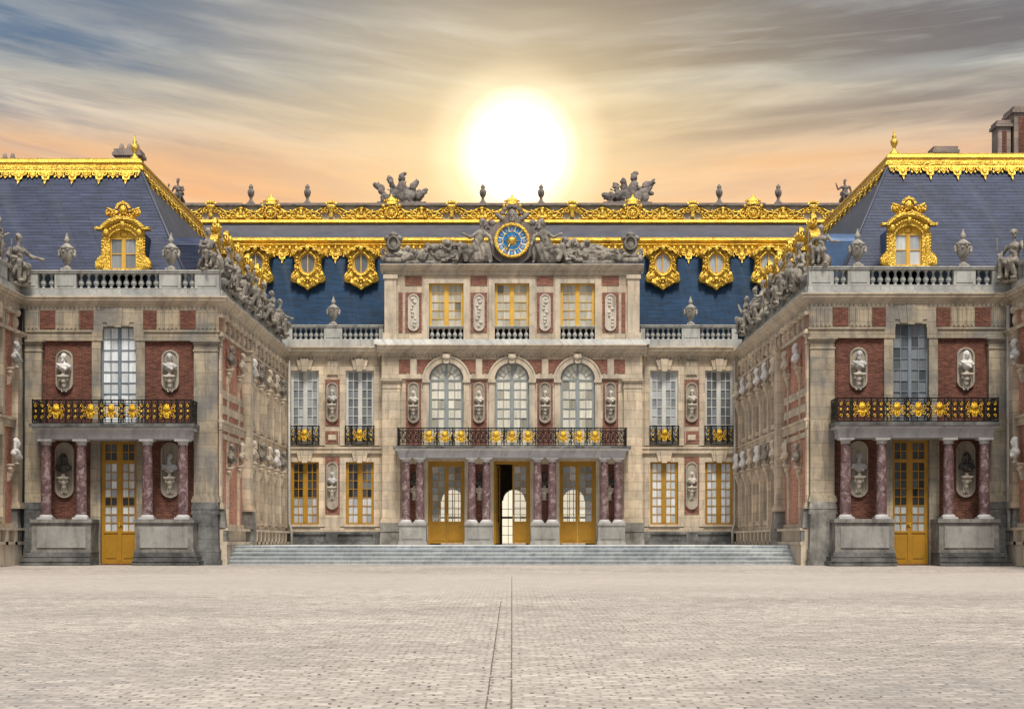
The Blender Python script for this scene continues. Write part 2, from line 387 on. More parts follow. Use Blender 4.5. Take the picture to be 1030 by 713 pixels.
    def mesh(s, name, mat, off=(0, 0, 0)):
        me = bpy.data.meshes.new(name)
        me.from_pydata([(x - off[0], y - off[1], z - off[2]) for x, y, z in s.v], [], s.f)
        me.polygons.foreach_set('use_smooth', s.sm)
        if s.t:
            at = me.attributes.new('tone', 'FLOAT', 'POINT'); at.data.foreach_set('value', s.t)
        bm = bmesh.new(); bm.from_mesh(me); bmesh.ops.recalc_face_normals(bm, faces=bm.faces); bm.to_mesh(me); bm.free()
        me.materials.append(mat); return me
    def build(s, name, mat, parent=None, at=None):
        """one mesh object; vertices are given in world space, the object sits at its parent's origin (or at AT)"""
        base = wloc(parent) if parent is not None else Vector((0, 0, 0))
        off = Vector(at) if at is not None else base
        o = bpy.data.objects.new(name, s.mesh(name, mat, off)); COL.objects.link(o)
        o.parent = parent; o.location = off - base
        return o

def inst(me, name, parent, loc, rz=0., sc=(1, 1, 1)):
    o = bpy.data.objects.new(name, me); COL.objects.link(o)
    o.parent = parent; o.location = Vector(loc) - (wloc(parent) if parent is not None else Vector((0, 0, 0)))
    o.rotation_euler = (0, 0, rz); o.scale = sc
    return o
def tag(o, label=None, cat=None, group=None, kind=None):
    for k, v in (('label', label), ('category', cat), ('group', group), ('kind', kind)):
        if v: o[k] = v
    return o
def thing(name, loc, label, cat, group=None):
    o = bpy.data.objects.new(name, None); COL.objects.link(o); o.location = loc; o.empty_display_size = .3
    return tag(o, label, cat, group)

# ------------------------------------------------------------------ sculpture: overlapping limbs fused into one skin by a voxel remesh
def sculpt(name, prims, mat, voxel=.035, amp=.02, freq=5., seed=0, smooth=2, fold=0., foldz=(0, 1)):
    mb = MB()
    for p in prims:
        if p[0] == 'e':
            _, c, r = p[:3]; mb.ell(*c, *r, nu=14, nv=10, rot=p[3] if len(p) > 3 else 0)
        elif p[0] == 'b':
            mb.box(*p[1])
        else:
            _, a, b, ra, rb = p; a, b = Vector(a), Vector(b); t = (b - a).normalized()
            x = t.cross(Vector((0, 0, 1)));
            if x.length < .05: x = t.cross(Vector((1, 0, 0)))
            x.normalize(); y = t.cross(x); n = 12; ring = []; pts = []
            prof = [(-1, .05), (-.7, .7), (0, 1)]
            rows = [(a + t * (ra * k), ra * q) for k, q in prof] + [(b - t * (rb * k), rb * q) for k, q in reversed(prof)]
            for c, r in rows:
                for k in range(n): w = 2 * pi * k / n; pts.append(tuple(c + x * (r * cos(w)) + y * (r * sin(w))))
            m = len(rows); f = [(i * n + k, i * n + (k + 1) % n, (i + 1) * n + (k + 1) % n, (i + 1) * n + k) for i in range(m - 1) for k in range(n)]
            f += [tuple(range(n)), tuple(range((m - 1) * n, m * n))]
            mb.add(pts, f)
    me = mb.mesh(name + '_raw', mat)
    o = bpy.data.objects.new(name + '_raw', me); COL.objects.link(o)
    md = o.modifiers.new('r', 'REMESH'); md.mode = 'VOXEL'; md.voxel_size = voxel
    ms = o.modifiers.new('s', 'SMOOTH'); ms.iterations = smooth; ms.factor = .5
    dg = bpy.context.evaluated_depsgraph_get(); dg.update()
    new = bpy.data.meshes.new_from_object(o.evaluated_get(dg), depsgraph=dg)
    bpy.data.objects.remove(o); bpy.data.meshes.remove(me)
    new.name = name
    nrm = [v.normal.copy() for v in new.vertices]
    so = Vector((seed * 3.1, seed * 1.7, seed * 2.3))
    for v, nn in zip(new.vertices, nrm):
        c = v.co; k = amp * mnoise.noise(c * freq + so) + amp * .6 * mnoise.noise(c * freq * 2.3 + so)
        if fold and foldz[0] < c.z < foldz[1]:
            w = mnoise.noise(Vector((c.x * 1.5, c.y * 1.5, c.z * .8)) + so)
            k += fold * sin(26 * (c.x + .35 * c.y + .25 * c.z) + 6 * w)
        v.co = c + nn * k
    new.polygons.foreach_set('use_smooth', [True] * len(new.polygons))
    new.materials.clear(); new.materials.append(mat)
    return new
def recol(me, mat):
    n = me.copy(); n.materials.clear(); n.materials.append(mat); return n

def head(x, y, z, s=1., turn=0., beard=False, helm=False, wig=False):
    c, si = cos(turn), sin(turn)
    def q(a, b, e): return (x + s * (a * c - b * si), y + s * (a * si + b * c), z + s * e)
    p = [('e', q(0, 0, .03), (.088 * s, .105 * s, .125 * s)), ('e', q(0, -.03, -.06), (.066 * s, .075 * s, .075 * s)),
         ('c', q(0, -.098, .03), q(0, -.125, -.02), .014 * s, .02 * s),                       # nose
         ('c', q(-.045, -.085, .045), q(.045, -.085, .045), .019 * s, .019 * s),                # brow
         ('e', q(0, -.088, -.062), (.028 * s, .022 * s, .012 * s)), ('e', q(0, -.08, -.105), (.03 * s, .028 * s, .026 * s)),
         ('e', q(-.09, 0, .01), (.016 * s, .03 * s, .04 * s)), ('e', q(.09, 0, .01), (.016 * s, .03 * s, .04 * s)),
         ('c', q(0, .0, -.24), q(0, 0, -.06), .062 * s, .056 * s)]
    for k in range(9):
        a = pi * k / 8; p.append(('e', q(.085 * cos(a), .03 + .02 * sin(3 * a), .07 + .075 * sin(a)), (.034 * s, .05 * s, .034 * s)))
    if beard:
        for dx in (-.035, 0, .035): p.append(('e', q(dx, -.08, -.12 - .02 * (dx == 0)), (.03 * s, .035 * s, .05 * s)))
    if wig:
        for k in range(5):
            for sd in (-1, 1): p.append(('e', q(sd * (.095 + .012 * k), .02, .05 - .065 * k), (.045 * s, .06 * s, .045 * s)))
    if helm:
        p += [('e', q(0, .01, .09), (.105 * s, .125 * s, .085 * s)), ('c', q(0, -.08, .17), q(0, .14, .12), .025 * s, .03 * s), ('c', q(0, .0, .2), q(0, .1, .2), .035 * s, .04 * s)]
    return p

def bust_prims(kind):
    tr = {0: .25, 1: -.3, 2: 0.1}[kind]
    p = head(0, -.03, .63, 1.12, tr, beard=kind == 1, wig=kind == 2)
    p += [('c', (0, 0, .36), (0, 0, .54), .1, .075), ('e', (0, .0, .3), (.27, .16, .13)), ('e', (0, -.02, .2), (.2, .15, .14)),
          ('e', (-.23, .01, .26), (.09, .11, .1)), ('e', (.23, .01, .26), (.09, .11, .1)),
          ('c', (-.24, -.08, .36), (.12, -.16, .14), .05, .06), ('c', (.2, -.05, .36), (-.02, -.15, .2), .045, .05), ('e', (0, 0, .1), (.1, .1, .06))]
    return p

def limb(a, b, c, r): return [('c', a, b, r, r * .78), ('c', b, c, r * .78, r * .55), ('e', c, (r * .62, r * .62, r * .7))]
def hand(p, d):
    """a small cupped hand: palm, four fingers and a thumb, d = unit direction"""
    p = Vector(p); d = Vector(d).normalized(); s = d.cross(Vector((0, 0, 1))); s = s.normalized() if s.length > .1 else Vector((1, 0, 0))
    out = [('c', tuple(p), tuple(p + d * .09), .045, .05)]
    for i, L in zip((-1.5, -.5, .5, 1.5), (.08, .1, .095, .07)):
        q = p + d * .09 + s * (.024 * i); out.append(('c', tuple(q), tuple(q + d * L + Vector((0, 0, -.03))), .015, .012))
    q = p + d * .03 + s * .05; out.append(('c', tuple(q), tuple(q + d * .05 + s * .03), .017, .013))
    return out
def seated(kind):
    """a draped figure seated on a rock, facing -Y, about 2.1 m from foot to crown"""
    m = -1 if kind % 2 else 1
    L = (0.0, .05, .78)
    p = [('b', (-.42, .42, -.32, .42, 0, .12)), ('e', (0, .12, .36), (.4, .34, .42)), ('e', (.18 * m, .1, .3), (.3, .34, .32)),
         ('e', L, (.27, .22, .2)), ('c', (0, .04, .8), (.03 * m, .0, 1.2), .22, .2), ('e', (.03 * m, -.02, 1.36), (.27, .19, .2)),
         ('e', (-.12, -.14, 1.36), (.1, .07, .1)), ('e', (.14, -.14, 1.36), (.1, .07, .1)),
         ('c', (.03 * m, 0, 1.45), (.04 * m, -.02, 1.62), .085, .07)]
    p += head(.05 * m, -.04, 1.86, 1.22, .7 * m, beard=kind == 1, helm=kind == 2)
    p += [('c', (-.15, -.02, .8), (-.24, -.52, .86), .17, .13), ('c', (-.24, -.52, .86), (-.2, -.46, .2), .125, .075), ('e', (-.2, -.54, .15), (.07, .15, .06)),
          ('c', (.15, -.02, .8), (.22, -.46, .74), .17, .13), ('c', (.22, -.46, .74), (.3, -.28, .2), .12, .075), ('e', (.31, -.37, .14), (.07, .15, .06))]
    p += [('e', (0, -.3, .7), (.3, .26, .16)), ('c', (-.3, -.4, .7), (-.42, -.1, .2), .1, .12), ('c', (.1, -.4, .7), (.02, -.42, .25), .09, .1), ('c', (.3, .1, 1.5), (-.3, .18, .9), .09, .13)]
    sh = [(-.3, 0, 1.42), (.34, 0, 1.42)]
    if kind == 0:
        p += limb(sh[0], (-.5, -.12, 1.12), (-.36, -.46, 1.02), .095) + limb(sh[1], (.6, -.1, 1.2), (.95, -.3, 1.12), .095) + hand((.95, -.3, 1.12), (1, -.2, 0))
        p += [('c', (-.55, -.3, .2), (-.5, -.38, 1.75), .035, .03)]
    elif kind == 1:
        p += limb(sh[0], (-.58, -.05, 1.22), (-.74, -.16, 1.6), .095) + hand((-.74, -.16, 1.6), (-.2, -.1, 1)) + limb(sh[1], (.46, .05, 1.08), (.5, -.22, .84), .095)
        p += [('e', (.55, -.2, .55), (.22, .18, .3)), ('e', (.5, -.1, .95), (.17, .15, .12))]
    else:
        p += limb(sh[0], (-.44, -.2, 1.12), (-.1, -.46, 1.16), .095) + limb(sh[1], (.52, .1, 1.16), (.62, .0, .8), .095)
        p += [('e', (-.05, -.52, 1.15), (.16, .1, .2)), ('e', (.62, .05, .45), (.26, .2, .4)), ('c', (.66, .05, .2), (.8, .1, 1.5), .03, .025), ('e', (.8, .1, 1.6), (.08, .05, .16))]
    return p
def standing(kind):
    m = -1 if kind % 2 else 1
    p = [('b', (-.34, .34, -.28, .28, 0, .1)), ('c', (-.13, 0, .95), (-.16, -.05, .5), .16, .11), ('c', (-.16, -.05, .5), (-.16, 0, .12), .105, .07), ('e', (-.16, -.1, .12), (.07, .15, .06)),
         ('c', (.13, 0, .95), (.17, -.18, .54), .16, .11), ('c', (.17, -.18, .54), (.2, .02, .14), .1, .07), ('e', (.21, -.08, .12), (.07, .15, .06)),
         ('e', (0, 0, .98), (.25, .19, .2)), ('c', (0, 0, 1.0), (.03 * m, 0, 1.35), .2, .19), ('e', (.03 * m, 0, 1.5), (.27, .18, .19)), ('c', (.03 * m, 0, 1.55), (.03 * m, -.02, 1.72), .08, .07)]
    p += head(.04 * m, -.04, 1.96, 1.2, .5 * m, wig=kind == 0)
    p += [('c', (-.25, .08, 1.5), (.3, -.1, .85), .09, .13), ('c', (.28, .1, 1.2), (.36, .12, .25), .12, .16), ('c', (0, .1, .9), (0, .12, .15), .22, .26), ('c', (-.2, -.05, .9), (.0, -.12, .3), .12, .1)]
    if kind == 0:
        p += limb((-.28, 0, 1.56), (-.5, -.1, 1.82), (-.62, -.2, 2.2), .09) + hand((-.62, -.2, 2.2), (-.2, -.2, 1)) + limb((.33, 0, 1.56), (.48, 0, 1.24), (.4, -.2, .98), .09)
    else:
        p += limb((-.28, 0, 1.56), (-.46, -.06, 1.24), (-.3, -.3, 1.12), .09) + limb((.33, 0, 1.56), (.5, -.1, 1.3), (.72, -.26, 1.45), .09) + hand((.72, -.26, 1.45), (1, -.3, .3))
        p += [('c', (-.4, -.3, .1), (-.36, -.32, 1.5), .03, .03), ('e', (.42, .1, .4), (.2, .2, .35))]
    return p
def reclining(m):
    """a figure leaning back against the clock, legs stretched away from it (m = +1: clock on the right)"""
    p = [('e', (.1 * m, .1, .3), (.55, .3, .36)), ('e', (.42 * m, .1, .5), (.3, .26, .5)), ('e', (.1 * m, 0, .62), (.26, .22, .2)), ('c', (.1 * m, 0, .66), (.32 * m, .02, 1.15), .2, .2),
         ('e', (.35 * m, 0, 1.26), (.25, .19, .2)), ('c', (.36 * m, 0, 1.35), (.38 * m, -.02, 1.52), .08, .07)]
    p += head(.38 * m, -.05, 1.72, 1.15, -.7 * m, wig=m < 0)
    p += [('c', (.0, -.1, .62), (-.48 * m, -.26, .72), .16, .12), ('c', (-.48 * m, -.26, .72), (-.62 * m, -.24, .2), .11, .07), ('e', (-.68 * m, -.3, .14), (.14, .08, .06)),
          ('c', (.0, .0, .6), (-.55 * m, -.05, .42), .16, .12), ('c', (-.55 * m, -.05, .42), (-1.1 * m, -.1, .16), .11, .07), ('e', (-1.18 * m, -.12, .14), (.14, .08, .07))]
    p += limb((.2 * m, -.05, 1.3), (-.08 * m, -.16, 1.08), (-.34 * m, -.22, 1.2), .09) + hand((-.34 * m, -.22, 1.2), (-m, 0, .3)) + limb((.52 * m, 0, 1.3), (.74 * m, -.05, 1.1), (.82 * m, -.12, .8), .09)
    p += [('e', (-.25 * m, -.1, .48), (.34, .24, .2)), ('c', (.3 * m, .1, 1.3), (-.1 * m, .12, .5), .12, .16), ('c', (-.4 * m, -.2, .6), (-.3 * m, -.24, .15), .1, .1), ('c', (.74 * m, .05, .1), (.72 * m, .05, 1.2), .08, .07)]
    return p
def relief_heap(L, h0, h1, seed):
    """a heap of shields, drapery, cornucopias and helmets that slopes from h0 (x=0) down to h1 (x=L)"""
    r = random.Random(seed); p = []
    n = int(abs(L) / .26)
    for i in range(n + 1):
        t = i / n; x = L * t; h = (h0 * (1 - t) + h1 * t) * r.uniform(.8, 1.12)
        p.append(('e', (x, r.uniform(0, .1), h * .42), (.24, .2, h * .5)))
        p.append(('e', (x + r.uniform(-.1, .1), -.14, h * r.uniform(.45, .85)), (r.uniform(.1, .2), .12, r.uniform(.1, .18)), r.uniform(-.7, .7)))
        a = r.uniform(.3, 2.8); z = h * r.uniform(.3, .7)
        p.append(('c', (x, -.15, z), (x + .3 * cos(a), -.2, z + .22 * sin(a)), .06, .035))
        if i % 3 == 1: p.append(('e', (x, -.18, h * .4), (.2, .07, .22), r.uniform(-.5, .5)))
    p.append(('b', (min(0, L), max(0, L), -.15, .25, 0, .14)))
    return p

BUST = [sculpt('bust', bust_prims(k), M['grey_marble'], .022, .006, 9, k, 1) for k in range(3)]
SEAT = [sculpt('seated_statue', seated(k), M['statue'], .027, .018, 7, k, 1, .026, (.1, 1.15)) for k in range(3)]
STAND = [sculpt('standing_statue', standing(k), M['statue'], .027, .018, 7, k + 5, 1, .026, (.1, 1.25)) for k in range(2)]

# ------------------------------------------------------------------ elements
ORD = ['first', 'second', 'third', 'fourth', 'fifth', 'sixth', 'seventh', 'eighth', 'ninth', 'tenth']
SIDE = {-1: 'left', 1: 'right'}

def window(parent, F, u, hw, z0, z1, d, cols, rows, mat, gmat, tone, arch=False, solid=0., transom=None, bar=.034, fr=.08, cm=.11, name='window', seed=0, st=.05):
    """casement window or glazed door: frame, meeting stile and bars are the part, its panes one sub-part"""
    r = random.Random(seed); m = MB(F); g = MB(F)
    t = .06
    m.box(u - hw, u - hw + fr, d, d + t, z0, z1); m.box(u + hw - fr, u + hw, d, d + t, z0, z1)
    m.box(u - hw + fr, u + hw - fr, d, d + t, z0, z0 + fr)
    if not arch: m.box(u - hw + fr, u + hw - fr, d, d + t, z1 - fr, z1)
    a, b = u - hw + fr, u + hw - fr
    lo = z0 + fr
    if solid:
        m.box(a, b, d - .01, d + .035, lo, lo + solid)
        for q0, q1 in ((a, u - cm / 2), (u + cm / 2, b)):
            m.box(q0 + .07, q1 - .07, d + .035, d + .055, lo + .12, lo + solid - .1)
        m.box(a, b, d, d + t + .004, lo + solid, lo + solid + .08)
        lo += solid + .08
    top = z1 - (0 if arch else fr)
    m.box(u - cm / 2, u + cm / 2, d, d + t + .012, z0 + fr, top)
    if transom: m.box(a, b, d, d + t + .008, transom - .07, transom + .07)
    for q0, q1 in ((a, u - cm / 2), (u + cm / 2, b)):
        m.box(q0, q0 + st, d + .004, d + t - .008, lo, top); m.box(q1 - st, q1, d + .004, d + t - .008, lo, top)
        w = (q1 - q0 - 2 * st) / cols
        segs = [(lo, top, rows)] if not transom else [(lo, transom - .07, rows), (transom + .07, top, 2)]
        for k in range(1, cols): m.box(q0 + st + k * w - bar / 2, q0 + st + k * w + bar / 2, d + .006, d + t - .012, lo, top)
        for s0, s1, n in segs:
            h = (s1 - s0) / n
            for k in range(1, n): m.box(q0 + st, q1 - st, d + .009, d + t - .016, s0 + k * h - bar / 2, s0 + k * h + bar / 2)
            for i in range(cols):
                for k in range(n):
                    x0, x1, y0, y1 = q0 + st + i * w, q0 + st + (i + 1) * w, s0 + k * h, s0 + (k + 1) * h
                    tx, tz = r.uniform(-.006, .006), r.uniform(-.006, .006)
                    fu, fv = ((x0 + x1) / 2 - u) / hw, ((y0 + y1) / 2 - z0) / (z1 - z0)
                    g.quad((x0, d + .012 - tx - tz, y0), (x1, d + .012 + tx - tz, y0), (x1, d + .012 + tx + tz, y1), (x0, d + .012 - tx + tz, y1))
                    g.t += [tone(fu, fv, r)] * 4
    if arch:
        R1 = hw
        m.arc(u, z1, R1 - fr, R1, 0, pi, d, d + t, 20); m.box(a, b, d, d + t, z1 - .04, z1 + .04)
        m.arc(u, z1, R1 * .48, R1 * .48 + bar, 0, pi, d + .006, d + t - .012, 16)
        m.box(u - cm / 2, u + cm / 2, d, d + t + .012, z1 + .04, z1 + R1 - fr)
        n = 8
        for k in range(1, n):
            A = pi * k / n
            if k == n // 2: continue
            c, s = cos(A), sin(A); w = bar / 2
            p0, p1 = R1 * .48, R1 - fr
            m.poly([(u + p0 * c - w * s, z1 + p0 * s + w * c), (u + p0 * c + w * s, z1 + p0 * s - w * c), (u + p1 * c + w * s, z1 + p1 * s - w * c), (u + p1 * c - w * s, z1 + p1 * s + w * c)], d + .007, d + t - .014)
        for rr0, rr1 in ((0, R1 * .48), (R1 * .48, R1 - fr + .02)):
            for k in range(n):
                A, B = pi * k / n, pi * (k + 1) / n
                tz = r.uniform(-.008, .008)
                g.quad((u + rr0 * cos(A), d + .012, z1 + rr0 * sin(A)), (u + rr1 * cos(A), d + .012 - tz, z1 + rr1 * sin(A)), (u + rr1 * cos(B), d + .012 + tz, z1 + rr1 * sin(B)), (u + rr0 * cos(B), d + .012, z1 + rr0 * sin(B)))
                g.t += [tone(0, 1.1, r)] * 4
    if solid:   # lever handle
        h = MB(F); h.box(u - .03, u + .03, d + t, d + t + .05, z0 + 1.45, z0 + 1.62); h.box(u - .12, u - .02, d + t + .05, d + t + .08, z0 + 1.54, z0 + 1.58)
    o = m.build(name, M[mat], parent)
    g.build('glazing', M[gmat], o)
    if solid: h.build('handle', M['gold_rail'], o)
    return o

CONS = MB(); CONS.box(-.26, .26, -.36, 0, -.07, 0); CONS.box(-.21, .21, -.30, 0, -.13, -.07)
CONS.ell(0, -.12, -.24, .17, .17, .17); CONS.ell(0, -.09, -.42, .12, .12, .2); CONS.ell(0, -.06, -.62, .07, .08, .12)
CONS.box(-.13, .13, -.06, 0, -.75, -.13)
for _s in (-1, 1): CONS.ell(.17 * _s, -.14, -.2, .07, .15, .09)
CONS = CONS.mesh('console', M['relief'])
CONS_SIDE = CONS.copy(); CONS_SIDE.materials.clear(); CONS_SIDE.materials.append(M['trim'])
SOC = MB(); SOC.lathe(0, 0, 0, [(.12, 0), (.12, .03), (.07, .05), (.06, .1), (.09, .13)], 12)
SOC = SOC.mesh('socle', M['relief'])
_bm = {}
def bust(loc, rz, mat, k, sc, label, group):
    key = (k, mat)
    if key not in _bm: _bm[key] = recol(BUST[k], M[mat])
    o = inst(_bm[key], 'bust', None, (loc[0], loc[1], loc[2] + .09 * sc), rz, (sc, sc, sc))
    tag(o, label, 'bust', group)
    s = bpy.data.objects.new('socle', SOC); COL.objects.link(s); s.parent = o; s.location = (0, 0, -.09)
    return o

BAL = MB(); BAL.lathe(0, 0, 0, [(.10, 0), (.10, .04), (.055, .06), (.05, .10), (.10, .17), (.125, .235), (.09, .32), (.05, .40), (.042, .46), (.045, .50), (.07, .53), (.10, .56), (.10, .60)], 10)
BAL = BAL.mesh('baluster', M['vase'])

def balustrade(parent, F, rz, u0, u1, d0, d1, z0, peds, h=.6, rail=.12, plinth=.0, step=.29, name='balustrade'):
    """pierced parapet: pedestals PEDS [(a, b)] with balusters between, one part, its balusters sub-parts"""
    m = MB(F); zt = z0 + h
    m.box(u0, u1, d0 - .04, d1 + .04, zt, zt + rail * .6); m.box(u0 - .03, u1 + .03, d0 - .07, d1 + .07, zt + rail * .6, zt + rail)
    for a, b in peds: m.box(a, b, d0, d1, z0, zt)
    for a, b in peds:
        if b - a > .5: m.box(a + .1, b - .1, d1, d1 + .025, z0 + .1, zt - .08)
    o = m.build(name, M['vase'], parent)
    edges = [u0] + [q for p in sorted(peds) for q in p] + [u1]
    for a, b in zip(edges[::2], edges[1::2]):
        L = b - a
        if L < .2: continue
        n = max(1, round(L / step))
        for i in range(n):
            inst(BAL, 'baluster', o, F(a + (i + .5) * L / n, (d0 + d1) / 2, z0), rz, (1, 1, h / .6))
    return o

def cornice(parent, F, u0, u1, zb, zt, proj, mat='trim', k0=0, k1=0, dent=True, name='cornice', d=0.):
    h = zt - zb; m = MB(F)
    P = [(d - .1, zb), (d + proj * .18, zb), (d + proj * .22, zb + h * .18), (d + proj * .5, zb + h * .34), (d + proj * .55, zb + h * .5), (d + proj * .82, zb + h * .56), (d + proj * .86, zb + h * .8), (d + proj, zb + h * .88), (d + proj, zb + h), (d - .1, zb + h + .001)]
    m.profile(u0, u1, P, k0, k1)
    if dent:
        n = int((u1 - u0) / .17)
        for i in range(n):
            a = u0 + (i + .25) * (u1 - u0) / n
            m.box(a, a + .10, d, d + proj * .3, zb - .085, zb - .003)
    return m.build(name, M[mat], parent)

def pilaster(parent, F, u0, u1, d, z0, z1, mat='stone', cap=True, base=True):
    m = MB(F); m.box(u0, u1, -.05, d, z0, z1)
    if cap:
        m.box(u0 - .03, u1 + .03, -.05, d + .03, z1 - .42, z1 - .36)
        m.profile(u0 - .02, u1 + .02, [(-.05, z1 - .16), (d + .03, z1 - .16), (d + .1, z1 - .05), (-.05, z1 - .05)], 0, 0); m.box(u0 - .1, u1 + .1, -.05, d + .12, z1 - .05, z1 + .03)
    if base:
        m.box(u0 - .08, u1 + .08, -.05, d + .1, z0, z0 + .14); m.box(u0 - .05, u1 + .05, -.05, d + .06, z0 + .14, z0 + .24)
    return m.build('pilaster', M[mat], parent)

def column(parent, F, u, d, z0, z1, r):
    h = z1 - z0
    m = MB(F); m.lathe(u, d, z0 + .17, [(r * 1.0, 0), (r, (h - .4) * .35), (r * .95, (h - .4) * .7), (r * .86, h - .40)], 20)
    o = m.build('column', M['red_marble'], parent)
    b = MB(F); b.box(u - r * 1.45, u + r * 1.45, d - r * 1.45, d + r * 1.45, z0, z0 + .07); b.lathe(u, d, z0 + .07, [(r * 1.35, 0), (r * 1.38, .03), (r * 1.2, .055), (r * 1.2, .07), (r * 1.02, .1)], 20)
    b.build('base', M['capital_stone'], o)
    c = MB(F); c.lathe(u, d, z1 - .23, [(r * .86, 0), (r * 1.02, .02), (r * .95, .05), (r * .95, .09), (r * 1.3, .15)], 20); c.box(u - r * 1.4, u + r * 1.4, d - r * 1.4, d + r * 1.4, z1 - .08, z1)
    c.build('capital', M['capital_stone'], o)
    return o

def medallion(m, u, d, z, s):
    """gilt mask among scrolls and leaves"""
    m.ell(u, d + .05, z + .11 * s, .17 * s, .07, .15 * s); m.ell(u, d + .1, z + .1 * s, .08 * s, .05, .09 * s)
    m.poly([(u - .14 * s, z - .02 * s), (u - .11 * s, z - .28 * s), (u, z - .32 * s), (u + .11 * s, z - .28 * s), (u + .14 * s, z - .02 * s)], d - .02, d + .07)
    for k in (-1, 0, 1): m.ell(u + .08 * s * k, d + .03, z + .27 * s - .03 * s * abs(k), .045 * s, .03, .07 * s, 8, 5, .4 * k)
    for q in (-1, 1):
        m.scroll(u + .26 * s * q, d + .02, z + .12 * s, .13 * s, 1.3, pi if q > 0 else 0, q, .021 * s); m.scroll(u + .25 * s * q, d + .02, z - .17 * s, .11 * s, 1.2, pi if q > 0 else 0, -q, .02 * s)
        m.ell(u + .16 * s * q, d + .03, z - .08 * s, .05 * s, .03, .09 * s, 8, 5, .5 * q)
    m.ell(u, d + .08, z - .15 * s, .06 * s, .03, .09 * s)

def railing(parent, F, u0, u1, d, z0, z1, meds, ret=0., s=1., goldscroll=True, name='balcony_railing'):
    m = MB(F); h = z1 - z0; zc = (z0 + z1) / 2
    g = MB(F)
    def run(P, a, b, skip):
        L = b - a
        m2 = MB(P)
        m2.box(a, b, -.03, .03, z1 - .05, z1); m2.box(a, b, -.02, .02, z1 - .15, z1 - .12); m2.box(a, b, -.025, .025, z0, z0 + .04); m2.box(a, b, -.015, .015, z0 + .11, z0 + .135)
        n = max(1, int(L / .25))
        for i in range(n + 1):
            x = a + L * i / n; m2.box(x - .016, x + .016, -.016, .016, z0, z1)
            if i < n:
                x += L / n / 2
                if any(abs(x - q) < .22 * s for q in skip): continue
                hh = h * .2
                m2.scroll(x, 0, zc + hh * .95, min(hh, .15), 1.5, -pi / 2, 1, .02); m2.scroll(x, 0, zc - hh * .95, min(hh, .15), 1.5, pi / 2, 1, .02)
                m2.scroll(x, .012, zc, .09, 1.0, 0, -1, .018)
                m2.tube([(x - .13, 0, z1 - .13), (x, 0, zc), (x + .13, 0, z0 + .12)], .014, 5); m2.tube([(x + .13, 0, z1 - .13), (x, 0, zc), (x - .13, 0, z0 + .12)], .014, 5)
                if goldscroll:
                    g2 = MB(P); g2.ell(x, .02, zc, .05, .03, .06, 8, 5); g2.scroll(x, .02, zc + hh * 1.2, .07, 1.1, pi / 2, -1, .018, 5, 12); g2.scroll(x, .02, zc - hh * 1.2, .07, 1.1, -pi / 2, 1, .018, 5, 12)
                    g.add(g2.v, g2.f, True, True)
        m.add(m2.v, m2.f, False, True)
    run(lambda u, dd, z: F(u, d + dd, z), u0, u1, meds)
    if ret:
        run(lambda u, dd, z: F(u0 + dd, d - u, z), 0.03, ret, []); run(lambda u, dd, z: F(u1 + dd, d - u, z), 0.03, ret, [])
    for x in [u0, u1] + [q + e for q in meds for e in (-.42 * s, .42 * s)]: m.box(x - .025, x + .025, d - .025, d + .025, z0, z1 + .02)
    o = m.build(name, M['iron'], parent)
    if g.v: g.build('gilt_scrollwork', M['gold_rail'], o)
    for q in meds:
        k = MB(F); medallion(k, q, d + .03, zc, s); k.build('gilt_medallion', M['gold_rail'], o)
    return o

def oval_niche(parent, F, u, z, hw, hz, d=.0, console_z=None, rz=0., inner='relief'):
    m = MB(F); st = hz - hw
    m.oval(u, z, hw, hw, d - .05, d + .05, 28, st); m.ovalring(u, z, hw - .02, hw - .02, .07, d, d + .1, 28, st)
    o = m.build('niche', M['niche'], parent)
    if console_z is not None: inst(CONS, 'console', o, F(u, d + .05, console_z), rz, (.85, .85, .85))
    return o

def urn_mesh(name, mat, h=1.5):
    s = h / 1.5; m = MB()
    m.box(-.2 * s, .2 * s, -.2 * s, .2 * s, 0, .09 * s)
    m.lathe(0, 0, .09 * s, [(.17 * s, 0), (.17 * s, .04 * s), (.08 * s, .1 * s), (.07 * s, .16 * s), (.13 * s, .2 * s), (.22 * s, .42 * s), (.27 * s, .66 * s), (.25 * s, .74 * s), (.29 * s, .78 * s), (.29 * s, .82 * s), (.2 * s, .88 * s), (.13 * s, .95 * s), (.06 * s, 1.0 * s), (.1 * s, 1.05 * s), (.12 * s, 1.13 * s), (.07 * s, 1.22 * s), (.05 * s, 1.3 * s), (.02 * s, 1.42 * s)], 18)
    me = m.mesh(name, mat)
    hd = MB()
    for q in (-1, 1):
        hd.tube([(q * .26 * s, 0, .60 * s), (q * .32 * s, 0, .66 * s), (q * .33 * s, 0, .76 * s), (q * .28 * s, 0, .82 * s)], .04 * s, 6)
        hd.ell(q * .3 * s, 0, .62 * s, .06 * s, .07 * s, .1 * s)
    g = MB()
    for k in range(10):
        a = 2 * pi * k / 10; g.ell(.25 * s * cos(a), .25 * s * sin(a), (.8 - .06 * (k % 2)) * s, .06 * s, .06 * s, .06 * s, 8, 5)
    return me, hd.mesh('handle', mat), g.mesh('garland', mat)
URN = urn_mesh('urn', M['urn_stone']); _v = MB(); _v.box(-.3, .3, -.3, .3, 0, .1); _v.lathe(0, 0, .1, [(.28, 0), (.26, .08), (.15, .2), (.10, .34), (.10, .42), (.2, .58), (.25, .8), (.22, .96), (.12, 1.04), (.16, 1.12), (.15, 1.24), (.07, 1.34), (.02, 1.4)], 14); VASE = (_v.mesh('vase', M['statue_dark']),)
